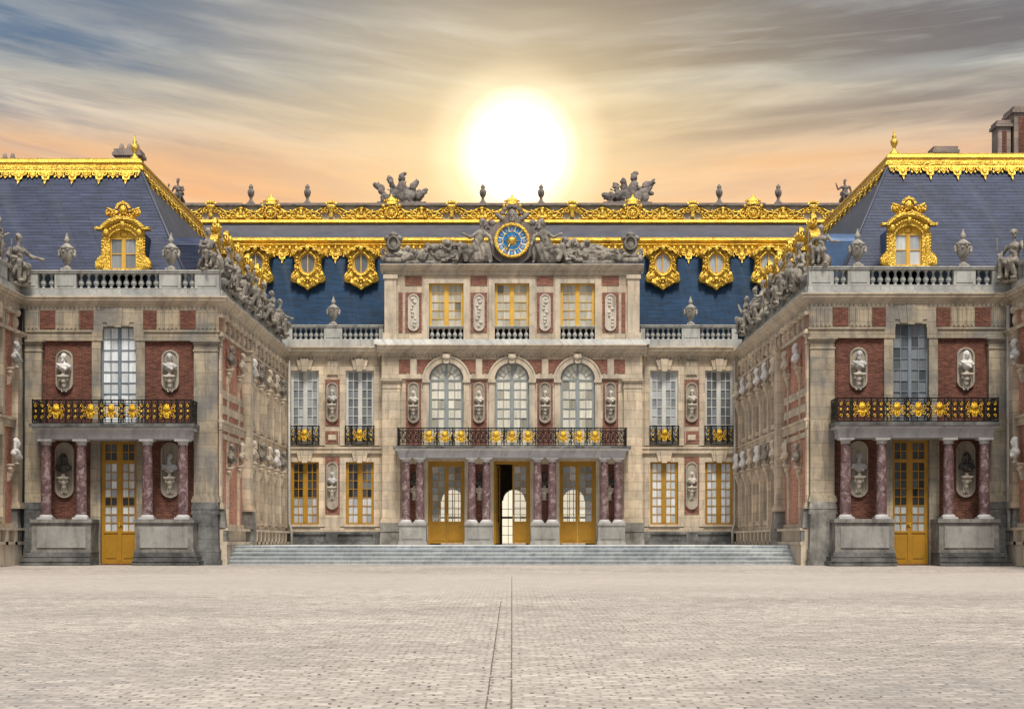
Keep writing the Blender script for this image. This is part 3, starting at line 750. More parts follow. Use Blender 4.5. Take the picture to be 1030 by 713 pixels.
def urn(loc, label, group, kind=URN, name='urn', sc=1., rz=0.):
    o = inst(kind[0], name, None, loc, rz, (sc, sc, sc)); tag(o, label, 'urn' if name == 'urn' else 'vase', group)
    for me in kind[1:]:
        c = bpy.data.objects.new(me.name.split('.')[0], me); COL.objects.link(c); c.parent = o
    return o

def gold_dormer(parent, F, u, d, z, tone, depth=1.3, lead='slate', seed=0, detail=True):
    """gilt dormer: volute jambs, arched hood with garland, mask crest; casement and lead-covered cheeks behind"""
    m = MB(F)
    for q in (-1, 1):
        pts = [(.52, 0), (1.02, 0), (1.1, .12), (1.1, .34), (1.0, .5), (.86, .62), (.80, .8), (.80, 1.36), (.52, 1.36)]
        m.poly([(u + q * a, z + b) for a, b in pts], d - .1, d + .16)
        m.poly([(u + q * a, z + b) for a, b in [(.66, .0), (.9, .05), (.9, .4), (.78, .62), (.74, 1.3), (.66, 1.3)]], d + .16, d + .22)
        for r_, e in ((.17, .26), (.11, .3), (.05, .33)): m.poly([(u + q * .92 + r_ * cos(t * pi / 8), z + .2 + r_ * sin(t * pi / 8)) for t in range(16)], d + .1, d + e)
        for k in range(6): m.ell(u + q * .84, d + .12, z + .68 + .12 * k, .05, .07, .06, 8, 5)
        m.ell(u + q * .66, d + .22, z + 1.5, .13, .09, .15); m.scroll(u + q * .74, d + .2, z + 1.46, .12, 1.3, pi / 2, q, .03)
    m.arc(u, z + 1.0, .62, .80, .35, pi - .35, d - .1, d + .18, 18)
    m.poly([(u - .80, z + 1.3)] + [(u + .62 * cos(pi - t * pi / 16 * .78 - .345), z + 1.0 + .62 * sin(pi - t * pi / 16 * .78 - .345)) for t in range(17)] + [(u + .80, z + 1.3), (u + .84, z + 1.62)] + [(u + 1.05 * cos(.66 + t * (pi - 1.32) / 16), z + .97 + 1.05 * sin(.66 + t * (pi - 1.32) / 16)) for t in range(17)] + [(u - .84, z + 1.62)], d - .1, d + .14)
    # hood moulding
    m.arc(u, z + .98, 1.03, 1.15, .72, pi - .72, d - .1, d + .34, 18); m.arc(u, z + .98, .95, 1.03, .74, pi - .74, d - .1, d + .24, 18)
    for q in (-1, 1): m.box(min(u + q * .78, u + q * 1.08), max(u + q * .78, u + q * 1.08), d - .1, d + .36, z + 1.60, z + 1.70)
    # garland
    for k in range(13):
        t = (k - 6) / 6; m.ell(u + .58 * t, d + .2, z + 1.84 - .3 * t * t - .02, .07, .07, .065, 8, 5)
    m.ell(u, d + .24, z + 1.82, .11, .1, .14)
    m.box(u - .56, u + .56, d - .1, d + .2, z - .04, z + .06)
    o = m.build('dormer', M['gold'], parent)
    c = MB(F); zc = z + 2.38
    c.ell(u, d + .1, zc, .20, .14, .25); c.ell(u, d + .24, zc, .13, .1, .17); c.ell(u, d + .33, zc - .02, .035, .05, .06)
    c.arc(u, zc + .04, .21, .31, .1, pi - .1, d, d + .2, 12); c.ell(u, d + .1, zc + .3, .09, .1, .1)
    for q in (-1, 1):
        c.ell(u + q * .40, d + .1, zc - .12, .26, .12, .11, 10, 7, -.35 * q); c.ell(u + q * .5, d + .12, zc + .02, .2, .1, .07, 10, 7, .5 * q)
        c.scroll(u + q * .56, d + .14, zc - .1, .14, 1.3, pi / 2, -q, .04); c.ell(u + q * .3, d + .12, zc - .26, .24, .12, .08, 10, 7, .15 * q)
    rq = random.Random(9)
    for k in range(30):
        x = rq.uniform(-.62, .62); c.ell(u + x, d + .2, zc - .12 + rq.uniform(-.16, .2) * (1 - abs(x)), rq.uniform(.04, .09), .09, rq.uniform(.03, .06), 8, 5, rq.uniform(-1.2, 1.2))
    c.box(u - .5, u + .5, d - .05, d + .16, zc - .4, zc - .3)
    c.build('crest', M['gold'], o)
    window(o, F, u, .55, z + .06, z + 1.3, d - .03, 1, 2, 'ochre_pale', 'pane', tone, arch=False, bar=.035, fr=.045, cm=.10, seed=seed, st=.03)
    hd = MB(F); hd.poly([(u - .54, z + 1.28), (u + .54, z + 1.28)] + [(u + .66 * cos(.36 + t * (pi - .72) / 10), z + 1.0 + .66 * sin(.36 + t * (pi - .72) / 10)) for t in range(11)], d - .08, d - .0); hd.ell(u, d + .02, z + 1.45, .16, .06, .1); hd.build('tympanum', M['gold'], o)
    # cheeks and barrel roof behind, dying into the slope
    k = MB(F); n = 10
    ring = [(u - .78, z)] + [(u - .78, z + 1.45)] + [(u + .95 * cos(pi - .6 - t * (pi - 1.2) / n), z + .97 + .95 * sin(pi - .6 - t * (pi - 1.2) / n)) for t in range(n + 1)] + [(u + .78, z + 1.45), (u + .78, z)]
    k.poly(ring, d - depth, d - .1)
    k.build('dormer_roof', M[lead], o)
    return o

def lambrequin(m, P, u0, u1, zt, per, drop=.52, d=.05):
    """hanging gilt leaf fringe; P is the leaning roof frame"""
    n = max(1, round((u1 - u0) / per)); w = (u1 - u0) / n
    q = MB(P)
    q.box(u0, u1, d - .04, d + .05, zt - .1, zt)
    for i in range(n):
        c = u0 + (i + .5) * w; s = w / 1.07
        pend = [(-.26, 0), (-.24, -.16), (-.15, -.2), (-.13, -.32), (-.06, -.34), (0, -drop), (.06, -.34), (.13, -.32), (.15, -.2), (.24, -.16), (.26, 0)]
        q.poly([(c + a * s, zt - .09 + b) for a, b in pend], d - .03, d + .05)
        q.ell(c, d + .06, zt - .22, .1 * s, .06, .14); q.ell(c, d + .05, zt - .43, .05 * s, .04, .08)
        for g in (-1, 1):
            q.scroll(c + g * .2 * s, d + .06, zt - .17, .1 * s, 1.3, pi / 2, -g, .032)
            q.scroll(c + g * .42 * s, d + .04, zt - .16, .09 * s, 1.4, -pi / 2, g, .028)
            q.ell(c + g * .36 * s, d + .03, zt - .28, .045 * s, .03, .07)
        x = c + w / 2
        q.poly([(x - .12 * s, zt - .09), (x - .08 * s, zt - .26), (x, zt - .38), (x + .08 * s, zt - .26), (x + .12 * s, zt - .09)], d - .02, d + .04); q.ell(x, d + .05, zt - .2, .06 * s, .04, .09)
    m.add(q.v, q.f, False, True)
    for i in range(len(m.sm) - len(q.f), len(m.sm)): m.sm[i] = q.sm[i - (len(m.sm) - len(q.f))]

# ------------------------------------------------------------------ the brick wings
def side_facade(parent, S, rz, L, court=True):
    """long facade in frame S (u runs away from the pavilion corner); court=True: the five-bay wing onto the marble court"""
    z1 = 10.1
    bays = [8.2 + 2.38 * i for i in range(5)] if court else [3.1, 7.6, 11.4]
    hw = .62
    holes = []
    for b in bays: holes += [(b - hw, b + hw, 1.85, 5.0), (b - hw, b + hw, 5.95, 9.35)]
    bm = MB(S); bm.wall(0, L, 0, z1, holes, 0, .45)
    bm.build('brick_wall', M['brick_court'], parent)
    st = MB(S)
    for b in bays:
        for a, c in ((1.6, 5.3), (5.75, 9.7)):
            for q in (-1, 1):
                u0, u1 = sorted((b + q * (hw - .014), b + q * (hw + (.1 if court else .24)))); st.box(u0, u1, -.2, .12, a, c)
            st.box(b - hw, b + hw, -.19, .117, a + .05, a + .264); st.box(b - hw, b + hw, -.19, .117, c - .36, c)
            st.poly([(b - .16, c - .38), (b - .24, c + .12), (b + .24, c + .12), (b + .16, c - .38)], .12, .24)
    st.build('window_surround', M['stone_court'], parent)
    for i, b in enumerate(bays):
        window(parent, S, b, hw, 1.85, 5.0, -.32, 2, 7, 'ochre', 'pane', lambda u, v, r: r.uniform(.3, .8), seed=i)
        window(parent, S, b, hw, 5.95, 9.35, -.32, 2, 8, 'grey_paint', 'pane', lambda u, v, r: r.uniform(.3, .8), seed=i + 9)
    bd = MB(S)
    bd.box(0, L, -.05, .13, 5.32, 5.72); bd.box(-.012, L, -.05, .19, 5.60, 5.70)       # string course
    bd.box(0, L, -.05, .16, 9.72, 9.85); bd.box(0, L, -.05, .1, 1.42, 1.62)
    if court:
        for a, c in ((6.0, 6.32), (6.62, 6.92), (5.0, 5.2)):
            bd.box(.35, 5.65, -.05, .07, a, c)
    bd.build('string_course', M['stone_court'], parent)
    # stylobate with sunk panels
    pl = MB(S); pl.frus(0, L, -.1, .3, 0, .8, .02); pl.box(0, L, -.1, .16, .8, 1.42)
    x = 6.6 if court else 1.5
    while x < L - .6: pl.box(x - .16, x + .16, .16, .34, .8, 1.35); x += 1.19
    pl.box(0, L, .16, .36, 1.35, 1.45); pl.box(0, L, .16, .34, .8, .92)
    pl.build('stylobate', M['trim'], parent)
    # piers with consoles
    pil = [(.0, .34), (5.7, 6.4)] if court else [(.0, .95), (5.0, 5.9)]
    for a, b in pil:
        pilaster(parent, S, a + (.0 if a > .5 else .02), b, (.09 if a < .5 else .36) if court else .235, 2.2, 9.02, 'stone_court')
        m = MB(S); m.frus(a + .02, b, -.1, .2 if a < .5 else .42, 1.46, 2.2, .06); m.box(a + .02, b + .05, -.1, .3 if a < .5 else .5, 0, 1.45); m.build('pedestal', M['pedestal'], parent)
    fr = MB(S)
    x = .7
    while x < L - .3:
        fr.box(x - .15, x + .15, -.05, .1, 9.15, 9.9); fr.ell(x, .12, 9.78, .13, .16, .16); fr.ell(x, .09, 9.4, .11, .1, .22)
        x += 1.19
    fr.box(0, L, -.05, .14, 9.0, 9.15); fr.box(0, L, -.05, .08, 9.85, 10.1)
    fr.build('frieze', M['stone_court'], parent)
    spots = ([(1.75, 7.85, 0), (1.75, 3.9, 0), (4.5, 7.85, 0), (4.5, 4.1, 0)] + [(7.0 + 2.38 * i, 7.9, 1) for i in range(6)] + [(7.0 + 2.38 * i, 4.35, 1) for i in range(6)]) if court else [(1.45, 7.6, 0), (1.45, 3.9, 0)]
    if court:
        for u in [7.0 + 2.38 * i for i in range(6)] + [1.75, 4.5]:
            pier = MB(S); thin = u < 6
            if thin: pier.box(u - .13, u + .13, -.05, .09, 1.62, 3.85); pier.box(u - .13, u + .13, -.05, .085, 3.85, 5.9); pier.box(u - .13, u + .13, -.05, .09, 5.9, 7.6)
            else: pier.box(u - .17, u + .17, -.05, .2, 1.62, 4.3); pier.box(u - .12, u + .12, -.05, .06, 4.3, 5.72); pier.box(u - .17, u + .17, -.05, .2, 5.72, 7.85); pier.box(u - .12, u + .12, -.05, .06, 7.85, 9.0)
            pier.build('stone_pier', M['stone_court'], parent)
    out = []
    for u, z, k in spots:
        if u > L - .4: continue
        inst(CONS_SIDE, 'console', parent, S(u, .16 if k else .0, z), rz, (.8, .8, .9)); out.append((u, z))
    return out

def wing(sx, Y0):
    side = SIDE[sx]; zk = 1.0
    F = frame((0, Y0, 0), (sx, 0, 0), (0, -1, 0)); S = frame((sx * 11.5, Y0, 0), (0, 1, 0), (-sx, 0, 0))
    rs = -sx * pi / 2
    T = thing('palace_wing', (sx * 15.43, Y0, 0), f'{side} pavilion wing of brick and stone with slate roof, gilt dormer and marble columns', 'palace wing', 'pavilion wings flanking the court')
    uc = 15.43; cen = 15.38
    # --- front wall
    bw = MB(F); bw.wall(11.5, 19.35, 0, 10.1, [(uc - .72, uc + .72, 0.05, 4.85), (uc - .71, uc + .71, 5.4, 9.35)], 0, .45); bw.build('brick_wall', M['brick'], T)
    sur = MB(F); sud = MB(F)
    for q in (-1, 1):
        a, b = sorted((uc + q * .698, uc + q * 1.04)); sur.box(a, b, -.15, .09, 5.5, 9.205)
        a, b = sorted((uc + q * .708, uc + q * 1.1)); sud.box(a, b, -.15, .08, 0, 4.95)
    sur.box(uc - .7, uc + .7, -.14, .086, 9.335, 9.5); sur.box(uc - .64, uc + .64, -.04, .117, 9.5, 10.07); sur.poly([(uc - .42, 9.36), (uc - .56, 10.05), (uc + .56, 10.05), (uc + .42, 9.36)], .117, .135)
    sur.poly([(uc - .13, 9.31), (uc - .19, 10.06), (uc + .19, 10.06), (uc + .13, 9.31)], .135, .175); sud.box(uc - .72, uc + .72, -.14, .077, 4.836, 4.94)
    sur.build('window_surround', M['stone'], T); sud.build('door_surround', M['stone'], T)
    dark = sx > 0
    window(T, F, uc, .71, 5.4, 9.35, -.2, 2, 9, 'grey_paint', 'pane', st=.03, fr=.05, cm=.075, bar=.03, tone= (lambda u, v, r: r.choice([.12, .2, .3, .42, .5]) ) if dark else (lambda u, v, r: r.uniform(.78, 1.0)), seed=3, transom=None)
    window(T, F, uc, .72, .05, 4.85, -.22, 2, 8, 'ochre', 'pane', (lambda u, v, r: r.uniform(.0, .12) if v > .5 else r.uniform(.55, .8)) if dark else (lambda u, v, r: r.uniform(.0, .15) if v > .82 or .5 < v < .56 else r.uniform(.62, .95)), solid=1.1, transom=4.05, seed=4, name='door', cm=.14, fr=.1)
    # --- architrave, frieze of brick squares and fluted blocks
    fz = MB(F); fz.box(11.5, uc - .62, -.05, .12, 8.78, 9.2); fz.box(uc + .62, 19.35, -.05, .12, 8.78, 9.2)
    fz.box(11.45, uc - 1.02, .0, .17, 9.12, 9.2); fz.box(uc + 1.02, 19.4, .0, .17, 9.12, 9.2)
    fz.box(11.5, uc - .6, -.05, .1, 9.2, 10.1); fz.box(uc + .6, 19.35, -.05, .1, 9.2, 10.1)
    for a, b in ((11.55, 12.35), (13.05, 13.88), (17.0, 17.85), (18.55, 19.3)):
        fz.box(a, b, .1, .16, 9.22, 9.98)
        n = 5
        for k in range(n): w = (b - a) / n; fz.box(a + k * w + .05, a + (k + 1) * w - .05, .16, .195, 9.26, 9.94)
    fz.build('frieze', M['stone'], T)
    for a, b in ((12.4, 13.0), (13.93, 14.45), (16.4, 16.95), (17.9, 18.5)):
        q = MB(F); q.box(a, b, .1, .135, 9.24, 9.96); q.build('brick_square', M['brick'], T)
    cornice(T, F, 11.5, 19.35, 10.1, 10.5, .36, k0=1, k1=-1)
    cornice(T, S, 0, 19.3 - Y0, 10.1, 10.5, .36, k0=1, k1=0)
    # --- pilasters and their pedestals
    for a, b in ((11.52, 12.45), (18.41, 19.33)):
        pilaster(T, F, a, b, .215, 2.45, 8.77)
        m = MB(F); m.frus(a - .02, b + .02, -.1, .32, 2.18, 2.45, .06); m.frus(a - .05, b + .05, -.1, .36, 1.98, 2.18, .04); m.frus(a - .02, b + .02, -.1, .40, .62, 1.98, .05); m.box(a - .12, b + .12, -.1, .52, .5, .62); m.box(a - .1, b + .1, -.1, .56, .2, .5); m.box(a - .16, b + .16, -.1, .62, 0, .2)
        m.build('pedestal', M['plinth' if sx < 0 or a > 15 else 'pedestal'], T)
    # --- oval niches with consoles
    for i, u in enumerate((13.4, 17.55)):
        oval_niche(T, F, u, 7.62, .29, .76, 0, 7.42, 0); oval_niche(T, F, u, 3.72, .32, 1.04, 0, 3.45, 0)
    # --- portico
    for a, b in ((12.28, 14.52), (16.22, 18.5)):
        m = MB(F); m.box(a, b, -.1, 1.25, .5, 1.64); m.box(a - .05, b + .05, -.1, 1.32, 1.64, 1.78)
        m.box(a - .03, b + .03, -.1, 1.29, .5, .6)
        m.build('column_pedestal', M['pedestal'], T)
        m = MB(F); lo, hi = (.3, .04) if a < 15 else (.04, .4)
        for zz0, zz1, dd, k in ((.36, .497, 1.40, .4), (.335, .36, 1.5, .7), (.18, .335, 1.48, .65), (.155, .18, 1.66, 1.), (0, .155, 1.63, .95)): m.box(a - lo * k, b + hi * k, -.1, dd, zz0, zz1)
        m.build('plinth_step', M['plinth'], T)
        m = MB(F); m.box(a + .2, b - .2, 1.25, 1.285, .68, 1.5); m.build('pedestal_panel', M['trim_grey'], T)
    for u in (12.73, 14.10, 16.66, 18.02): column(T, F, u, .95, 1.78, 4.87, .2)
    m = MB(F); m.box(12.45, 18.3, -.05, 1.2, 4.87, 5.08); m.box(12.42, 18.33, -.05, 1.24, 5.08, 5.2)
    m.profile(12.3, 18.45, [(-.05, 5.2), (1.28, 5.2), (1.36, 5.28), (1.36, 5.32), (-.05, 5.32)]); m.build('entablature', M['portico'], T)
    m = MB(F); m.box(12.22, 18.53, -.05, 1.5, 5.323, 5.45); m.build('balcony_slab', M['plinth'], T)
    railing(T, F, 12.33, 18.42, 1.4, 5.47, 6.37, [cen - 2.12, cen - .8, cen, cen + .8, cen + 2.12], ret=1.36, s=.86)
    # --- side facade onto the court
    spots = side_facade(T, S, rs, 19.3 - Y0)
    # --- parapets
    m = MB(F); m.box(11.45, 19.35, -.5, .12, 10.5, 10.84); m.box(11.42, 19.35, -.5, .2, 10.505, 10.6); m.build('parapet_base', M['sill'], T)
    balustrade(T, F, 0, 11.5, 19.3, -.42, .02, 10.84, [(11.5, 12.45), (13.0, 13.85), (17.1, 17.95), (18.6, 19.3)])
    m = MB(S); m.box(.15, 19.2 - Y0, -.5, .1, 10.5, 10.8); m.build('parapet_base', M['sill'], T)
    py = [2.2, 4.7, 7.2, 9.7, 12.2, 14.7, 17.4]
    balustrade(T, S, 0, .5, 19.0 - Y0, -.42, .02, 10.8, [(p - .45, p + .45) for p in py], h=.42, rail=.1, step=.3)
    # --- mansard roof with flat lead top
    zt, kf = 16.73, .483
    FR = lambda u, d, z: F(u, -4.0 + d + (zt - z) * kf, z); SR = lambda u, d, z: S(u, -4.1 + d + (zt - z) * .4876, z)
    zf = 10.55; e = zt - zf; ue = 15.6; fu = ue - e * .4876
    Yend = 18.2 - Y0
    r = MB(); r.add([F(ue, -4, zt), F(27, -4, zt), F(27, -4 + e * kf, zf), F(fu, -4 + e * kf, zf)], [(0, 1, 2, 3)], raw=True)
    roof = r.build('roof', M['slate'], T)
    r = MB(); r.add([F(ue, -4, zt), F(fu, -4 + e * kf, zf), F(fu, -Yend, zf), F(ue, -Yend, zt)], [(0, 1, 2, 3)], raw=True); r.build('side_slope', M['lead'], roof)
    ap = MB(); za = 11.62; ea = zt - za
    ap.add([FR(ue - ea * .4876 + .0, .03, za), FR(27, .03, za), FR(27, .03, zf), FR(fu, .03, zf)], [(0, 1, 2, 3)], raw=True); ap.build('roof_foot_shade', M['foot_shade'], roof)  # dark sheet painted as shade on the roof foot behind the balusters
    ld = MB(F); ld.box(ue + .02, 27, -Yend, -4.05, zt - .3, zt + .05); ld.build('lead_flat', M['lead'], roof)
    dk = MB(F); dk.quad((11.6, -.3, 10.62), (19.3, -.3, 10.62), (19.3, -1.6, 10.62), (13.1, -1.6, 10.62), (13.1, -Yend, 10.62), (11.6, -Yend, 10.62)); dk.build('gutter', M['lead'], roof)
    # hip in lead
    hp = MB(); a, b = Vector(F(ue, -4, zt)), Vector(F(fu, -4 + e * kf, zf)); hp.tube([tuple(a), tuple(b)], .06, 6); hp.build('hip_roll', M['lead'], roof)
    # gilt cornice and fringe on the front and on the court side
    def roofprofile(P, k, u0, u1, sgn):
        m = MB(); pts = [(-.1, zt + .12), (.1, zt + .12), (.2, zt + .04), (.22, zt - .1), (.12, zt - .2), (.17, zt - .3), (.12, zt - .42), (.04, zt - .46), (-.1, zt - .46)]
        A = [P(u0 + sgn * (d + (zt - z) * k), d, z) for d, z in pts]; B = [P(u1, d, z) for d, z in pts]; n = len(pts)
        m.add(A + B, [(i, (i + 1) % n, n + (i + 1) % n, n + i) for i in range(n)] + [tuple(range(n)), tuple(range(n, 2 * n))], raw=True)
        return m
    g = roofprofile(FR, kf, ue, 27, -1); lambrequin(g, FR, ue - .2, 26.5, zt - .44, 1.07, .58); g.build('gilt_cornice', M['gold'], roof)
    g = roofprofile(SR, .4876, 4.0, Yend, -1); lambrequin(g, SR, 3.9, Yend - .4, zt - .44, 1.07, .58); g.build('gilt_cornice', M['gold'], roof)
    f = MB(F); f.lathe(ue + .12, -4.1, zt + .1, [(.2, 0), (.16, .1), (.07, .16), (.06, .28), (.13, .4), (.16, .52), (.12, .6), (.05, .64), (.1, .72), (.04, .82), (.015, 1.0)], 12); f.build('finial', M['gold'], roof)
    # dormers
    gold_dormer(T, F, uc + (.1 if sx > 0 else -.0), -.85, 11.66, (lambda u, v, r: r.uniform(.6, .9)) if sx > 0 else (lambda u, v, r: r.uniform(.45, .62)), depth=2.2, lead='lead_blue' if sx > 0 else 'slate', seed=2)
    for i, yy in enumerate((3.4, 6.3, 9.2, 12.1, 15.0)):
        gold_dormer(T, S, yy, -.85, 11.5, lambda u, v, r: r.uniform(.4, .8), depth=2.2, lead='slate' if sx < 0 else 'lead_blue', seed=i)
    # chimneys
    for a, b, d0, d1, top in (((16.75, 17.85, -10.6, -9.6, 18.55), (22.35, 23.3, -10.4, -9.6, 18.1)) if sx < 0 else ((18.75, 19.75, -10.6, -9.6, 18.45), (22.6, 23.2, -14.2, -13.2, 20.5), (23.3, 24.9, -14.6, -13.0, 21.1))):
        c = MB(F); c.box(a, b, d0, d1, zt, top - .3); c.box(a - .1, b + .1, d0 - .1, d1 + .1, top - .3, top - .16); c.box(a - .04, b + .04, d0 - .04, d1 + .04, top - .16, top); c.box(a - .1, b + .1, d0 - .1, d1 + .1, zt + .6, zt + .72)
        if b - a > 1.2:
            pass
        ch = c.build('chimney', M['chimney'], T)
        if top > 19:
            bp = MB(F); bp.box(a + .2, b - .2, d1, d1 + .03, zt + .8, top - .5); bp.build('brick_panel', M['brick'], ch)
        if sx < 0:
            pt = MB(F)
            for q in (.2, .55, .9): pt.lathe(a + q, (d0 + d1) / 2, top, [(.1, 0), (.13, .1), (.08, .3), (.05, .34)], 8)
            pt.build('chimney_pot', M['chimney'], ch)
    # downpipe in the far corner and at the outer corner
    q = 19.3 - Y0 - .25; pm = MB(); pm.tube([S(q, .3, 10.0), S(q, .3, 1.9), S(q, .42, 1.5), S(q, .42, .78)], .07, 8); pm.build('downpipe', M['pipe'], T)
    pm = MB(); pm.tube([F(19.12, .32, 10.0), F(19.12, .32, 2.4), F(19.1, .5, 2.0), F(19.1, .6, .4)], .08, 8)
    pm.build('downpipe', M['iron' if sx < 0 else 'pipe'], T)

    # --- things standing on the wing
    mats = {-1: [('white_marble', 'white marble'), ('grey_marble', 'grey marble')], 1: [('grey_marble', 'weathered grey'), ('white_marble', 'white marble')]}[sx]
    lowm = {-1: [('grey_marble', 'pale'), ('bronze', 'dark bronze')], 1: [('grey_marble', 'pale marble'), ('bronze', 'dark bronze')]}[sx]
    order = (1, 0) if sx < 0 else (0, 1)          # inner niche, outer niche
    for i, u in enumerate((13.4, 17.55)):
        ps = 'nearer the court' if i == 0 else 'farther from the court'
        mt = mats[order[i]]
        x, y, z = F(u, .22, 7.42)
        bust((x, y, z), 0, mt[0], (i + (sx > 0)) % 3, .95, f'{mt[1]} bust in the {side} pavilion upper oval niche {ps}', 'busts in the upper oval niches')
        mt = lowm[1 - order[i]] if sx < 0 else lowm[i]
        x, y, z = F(u, .22, 3.45)
        bust((x, y, z), 0, mt[0], (i + 1) % 3, 1.0, f'{mt[1]} bust behind the {side} portico columns, {ps}', 'busts in niches behind the portico columns')
    up = [s for s in spots if s[1] > 6]; lo = [s for s in spots if s[1] < 6]
    for nm, lst in (('upper', up), ('lower', lo)):
        for i, (u, z) in enumerate(sorted(lst)):
            white = (i in (2,) and nm == 'upper' and sx < 0) or (nm == 'lower' and i in (5, 7) and sx < 0) or (sx > 0 and (nm, i) in (('upper', 0), ('upper', 3), ('upper', 4), ('upper', 6), ('lower', 4), ('lower', 6), ('lower', 7)))
            x, y, zz = S(u, .3 if u > 6 else .2, z)
            bust((x, y, zz), rs, 'white_marble' if white else ('trim' if i % 3 else 'statue'), (i * 2 + (nm == 'upper')) % 3, 1.05,
                 f'{"white" if white else "stone"} bust, {ORD[i]} from the pavilion along the {nm} row of the {side} court wall', f'busts along the {side} court wall')
    for i, u in enumerate((13.42, 17.52)):
        x, y, z = F(u, -.2, 11.56)
        urn((x, y, z), f'stone urn on the {side} pavilion balustrade, {"nearer the court" if i == 0 else "farther from the court"}, beside the gilt dormer', 'urns on the pavilion balustrades', sc=1.0)
    x, y, z = F(12.0, -.2, 11.56)
    o = inst(SEAT[2] if sx < 0 else SEAT[0], 'statue', None, (x, y, z), -sx * .5, (.8, .8, .8)); tag(o, f'grey stone figure on the corner pedestal of the {side} pavilion balustrade', 'statue', f'statues over the {side} court wall')
    vr = [0, 2, 1, 0, 2, 1, 0] if sx < 0 else [1, 0, 2, 1, 0, 2, 1]
    for i, p in enumerate(py):
        x, y, z = S(p, -.05, 11.0 if i else 10.95)
        k = vr[i]; ms = SEAT[k] if i not in (3,) else STAND[i % 2]
        o = inst(ms, 'statue', None, (x, y, z), rs + R.uniform(-.5, .5), (.94 * (-1 if i % 2 else 1), .94, .94 if i != 3 else .85))
        what = 'standing draped figure' if i == 3 else 'seated draped figure'
        tag(o, f'{what}, {ORD[i]} back from the pavilion corner along the {side} court parapet', 'statue', f'statues over the {side} court wall')
    return T

def outer_wing(sx, Y0):
    side = SIDE[sx]
    S = frame((sx * 19.35, Y0, 0), (0, -1, 0), (-sx, 0, 0)); rs = -sx * pi / 2
    T = thing('palace_wing', (sx * 19.35, Y0 - 5, 0), f'outer wing wall of stone and brick at the extreme {side} edge of the photo', 'palace wing', 'outer wings at the photo edges')
    L = 13.
    spots = side_facade(T, S, rs, L, court=False)
    cornice(T, S, 0, L, 10.1, 10.5, .36, k0=-1, k1=0)
    m = MB(S); m.box(.3, L, -.5, .12, 10.5, 10.84); m.build('parapet_base', M['sill'], T)
    balustrade(T, S, rs, .25, L, -.42, .02, 10.84, [(.25, 1.1), (1.6, 2.5), (5, 5.9), (9, 9.9)])
    m = MB(S); m.quad((0, 0, 0), (0, -6, 0), (0, -6, 10.6), (0, 0, 10.6)); m.quad((L, 0, 0), (L, -6, 0), (L, -6, 10.6), (L, 0, 10.6)); m.quad((0, -.2, 10.55), (L, -.2, 10.55), (L, -6, 10.55), (0, -6, 10.55)); m.build('end_wall', M['stone'], T)
    r = MB(S); r.quad((.0, -1.4, 10.6), (L, -1.4, 10.6), (L, -4.2, 16.6), (0, -4.2, 16.6)); r.quad((0, -4.2, 16.6), (L, -4.2, 16.6), (L, -8, 16.6), (0, -8, 16.6)); r.build('roof', M['slate'], T)
    for u, z in sorted(spots, key=lambda s: -s[1]):
        x, y, zz = S(u, .3, z)
        nm = 'upper' if z > 6 else 'lower'
        bust((x, y, zz), rs, 'white_marble' if nm == 'lower' else 'grey_marble', 2 if nm == 'lower' else 0, 1.1, f'{"white" if nm == "lower" else "grey"} bust on the {nm} wall console at the {side} photo edge', 'busts at the photo edges')
    x, y, z = S(.55, -.02, 10.9)
    k = 0
    o = inst(SEAT[0], 'statue', None, (x + sx * -.1, y, z - .05), -sx * 1.0 if sx > 0 else .9, (1, 1, 1)); tag(o, f'large seated stone figure on the cornice at the outer corner of the {side} pavilion', 'statue', 'statues at the photo edges')
    x, y, z = S(2.05, -.2, 11.56)
    o = inst(STAND[1], 'statue', None, (x, y, z), rs, (.8, .8, .8)); tag(o, f'upright stone figure on the balustrade at the extreme {side} edge of the photo', 'statue', 'statues at the photo edges')

YL, YR = .45, -.45
wing(-1, YL); wing(1, YR)
outer_wing(-1, YL); outer_wing(1, YR)

